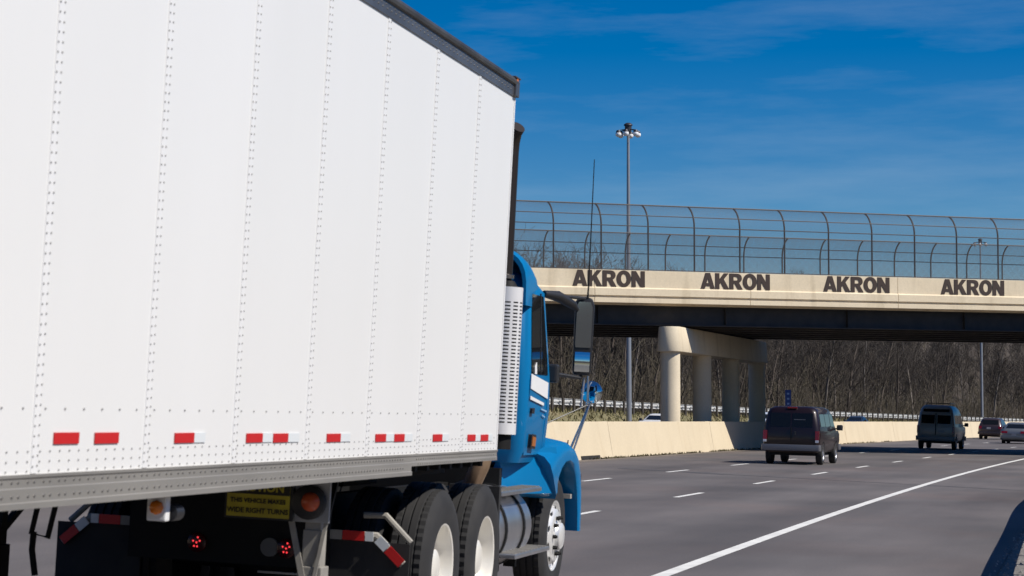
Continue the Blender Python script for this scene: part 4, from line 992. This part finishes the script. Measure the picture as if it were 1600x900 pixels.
    for y0, y1, z, x0, x1 in ((.75, 2.30, -.36, -.30, -.10), (1.05, 2.42, -.86, -.24, -.03)):
        sp = MB().box(min(X(x0), X(x1)), max(X(x0), X(x1)), y0, y1, z - .02, z + .015).build('step', M_ALU, trc, TF, bevel=.008)
        k_ = y0 + .08
        while k_ < y1: MB().box(min(X(x0 + .02), X(x1 - .02)), max(X(x0 + .02), X(x1 - .02)), k_, k_ + .02, z + .015, z + .022).build('step_tread', M_GREYP, sp, TF); k_ += .12
        MB().box(min(X(x0), X(x0 - .1)), max(X(x0), X(x0 - .1)), y0 + .3, y0 + .36, z - .15, z + .01).box(min(X(x0), X(x0 - .1)), max(X(x0), X(x0 - .1)), y1 - .4, y1 - .34, z - .15, z + .01).build('step_bracket', M_BLACK, sp, TF)
    MB().box(min(X(-.50), X(-.10)), max(X(-.50), X(-.10)), .64, .70, -1.0, -.30).build('quarter_fender', M_RUBBER, trc, TF)
    MB().box(min(X(-.8), X(-.35)), max(X(-.8), X(-.35)), 2.2, 3.0, -.95, -.45).build('battery_box', M_BLACK, trc, TF)
fender(1); fender(-1)
MB().box(-TW + .42, -.42, 4.38, 4.52, -.95, -.62).build('front_bumper', M_CHROME, trc, TF, bevel=.04)
MB().box(CX - .9, CX + .9, 1.95, 4.2, -.62, -.2).build('engine_bay', M_BLACK, trc, TF)
# exhaust: pipe, perforated guard, stack
ex, ey, er = -.235, 1.12, .135
m = MB(); z0, z1 = .10, 1.27; nseg = 36; holes = 34
# guard shell with real slots: rows of strips and posts
def gring(z, r): return [(ex + r * math.cos(2 * math.pi * i / nseg), ey + r * math.sin(2 * math.pi * i / nseg), z) for i in range(nseg)]
zs_ = [z0, z0 + .09]; dzr = (z1 - z0 - .19) / holes
for i in range(holes): zs_ += [z0 + .09 + dzr * (i + .42), z0 + .09 + dzr * (i + 1)]
zs_ += [z1]
for z in zs_: m.v += gring(z, er)
for z in zs_: m.v += gring(z, er - .004)
nz_ = len(zs_)
for i in range(nz_ - 1):
    hole_row = (1 <= i < nz_ - 2) and i % 2 == 1
    for j in range(nseg):
        if hole_row and j % 3 != 0: continue
        j2 = (j + 1) % nseg
        for lay in (0, 1): b_ = lay * nz_ * nseg; m.f.append((b_ + i * nseg + j, b_ + i * nseg + j2, b_ + (i + 1) * nseg + j2, b_ + (i + 1) * nseg + j))
gd = m.build('exhaust_guard', M_GUARD, trc, TF, smooth=30)
MB().lathe([(.10, -.02), (.10, 1.26), (.075, 1.30), (.062, 1.32)], 'z', 24, (ex, ey, 0)).build('muffler', M_BLACK, gd, TF, smooth=40)
sx_, sy_ = -.262, 1.16
MB().tube([(sx_, sy_, 1.28), (sx_, sy_, 2.0), (sx_, sy_, 2.36), (sx_ + .004, sy_ - .0, 2.44), (sx_ + .022, sy_ - .02, 2.51), (sx_ + .055, sy_ - .05, 2.555)], .060, 18).build('exhaust_stack', M_STACK, trc, TF, smooth=50)
MB().lathe([(.062, 1.335), (.075, 1.34), (.075, 1.37), (.062, 1.375)], 'z', 18, (sx_, sy_, 0)).build('stack_clamp', M_CHROME, trc, TF, smooth=40)
MB().tube([(-.27, .92, .14), (-.28, .86, .0), (-.30, .80, -.15), (-.36, .78, -.32), (-.6, .9, -.42)], .075, 14).build('exhaust_elbow', M_RUST, trc, TF, smooth=50)
# air and power lines to the trailer
for dx, mt in ((-.1, M_RED), (.0, M_SIGNB), (.1, M_BLACK)):
    MB().tube([(CX + dx, 1.85, .4), (CX + dx * 1.5, 1.4, -.05), (CX + dx * 1.5, .7, -.1), (CX + dx, .02, .25)], .016, 6).build('air_line', mt, trc, TF)
# trailer bogie (behind the left edge of the picture)
for y in (-LEN + 1.6, -LEN + 2.85):
    for xo, sg in ((-.04, 1), (-TW + .04, -1)):
        o = big_tyre(trl, xo, y, sg, rim='dual'); o.name = 'wheel'
        big_tyre(trl, xo - sg * .34, y, sg, name='wheel')
    MB().tube([(-.4, y, -.82), (-TW + .4, y, -.82)], .07, 8).build('axle', M_BLACK, trl, TF)
MB().box(-TW + .7, -.7, -LEN + .8, -LEN + 3.6, -.5, -.14).build('bogie_frame', M_BLACK, trl, TF)
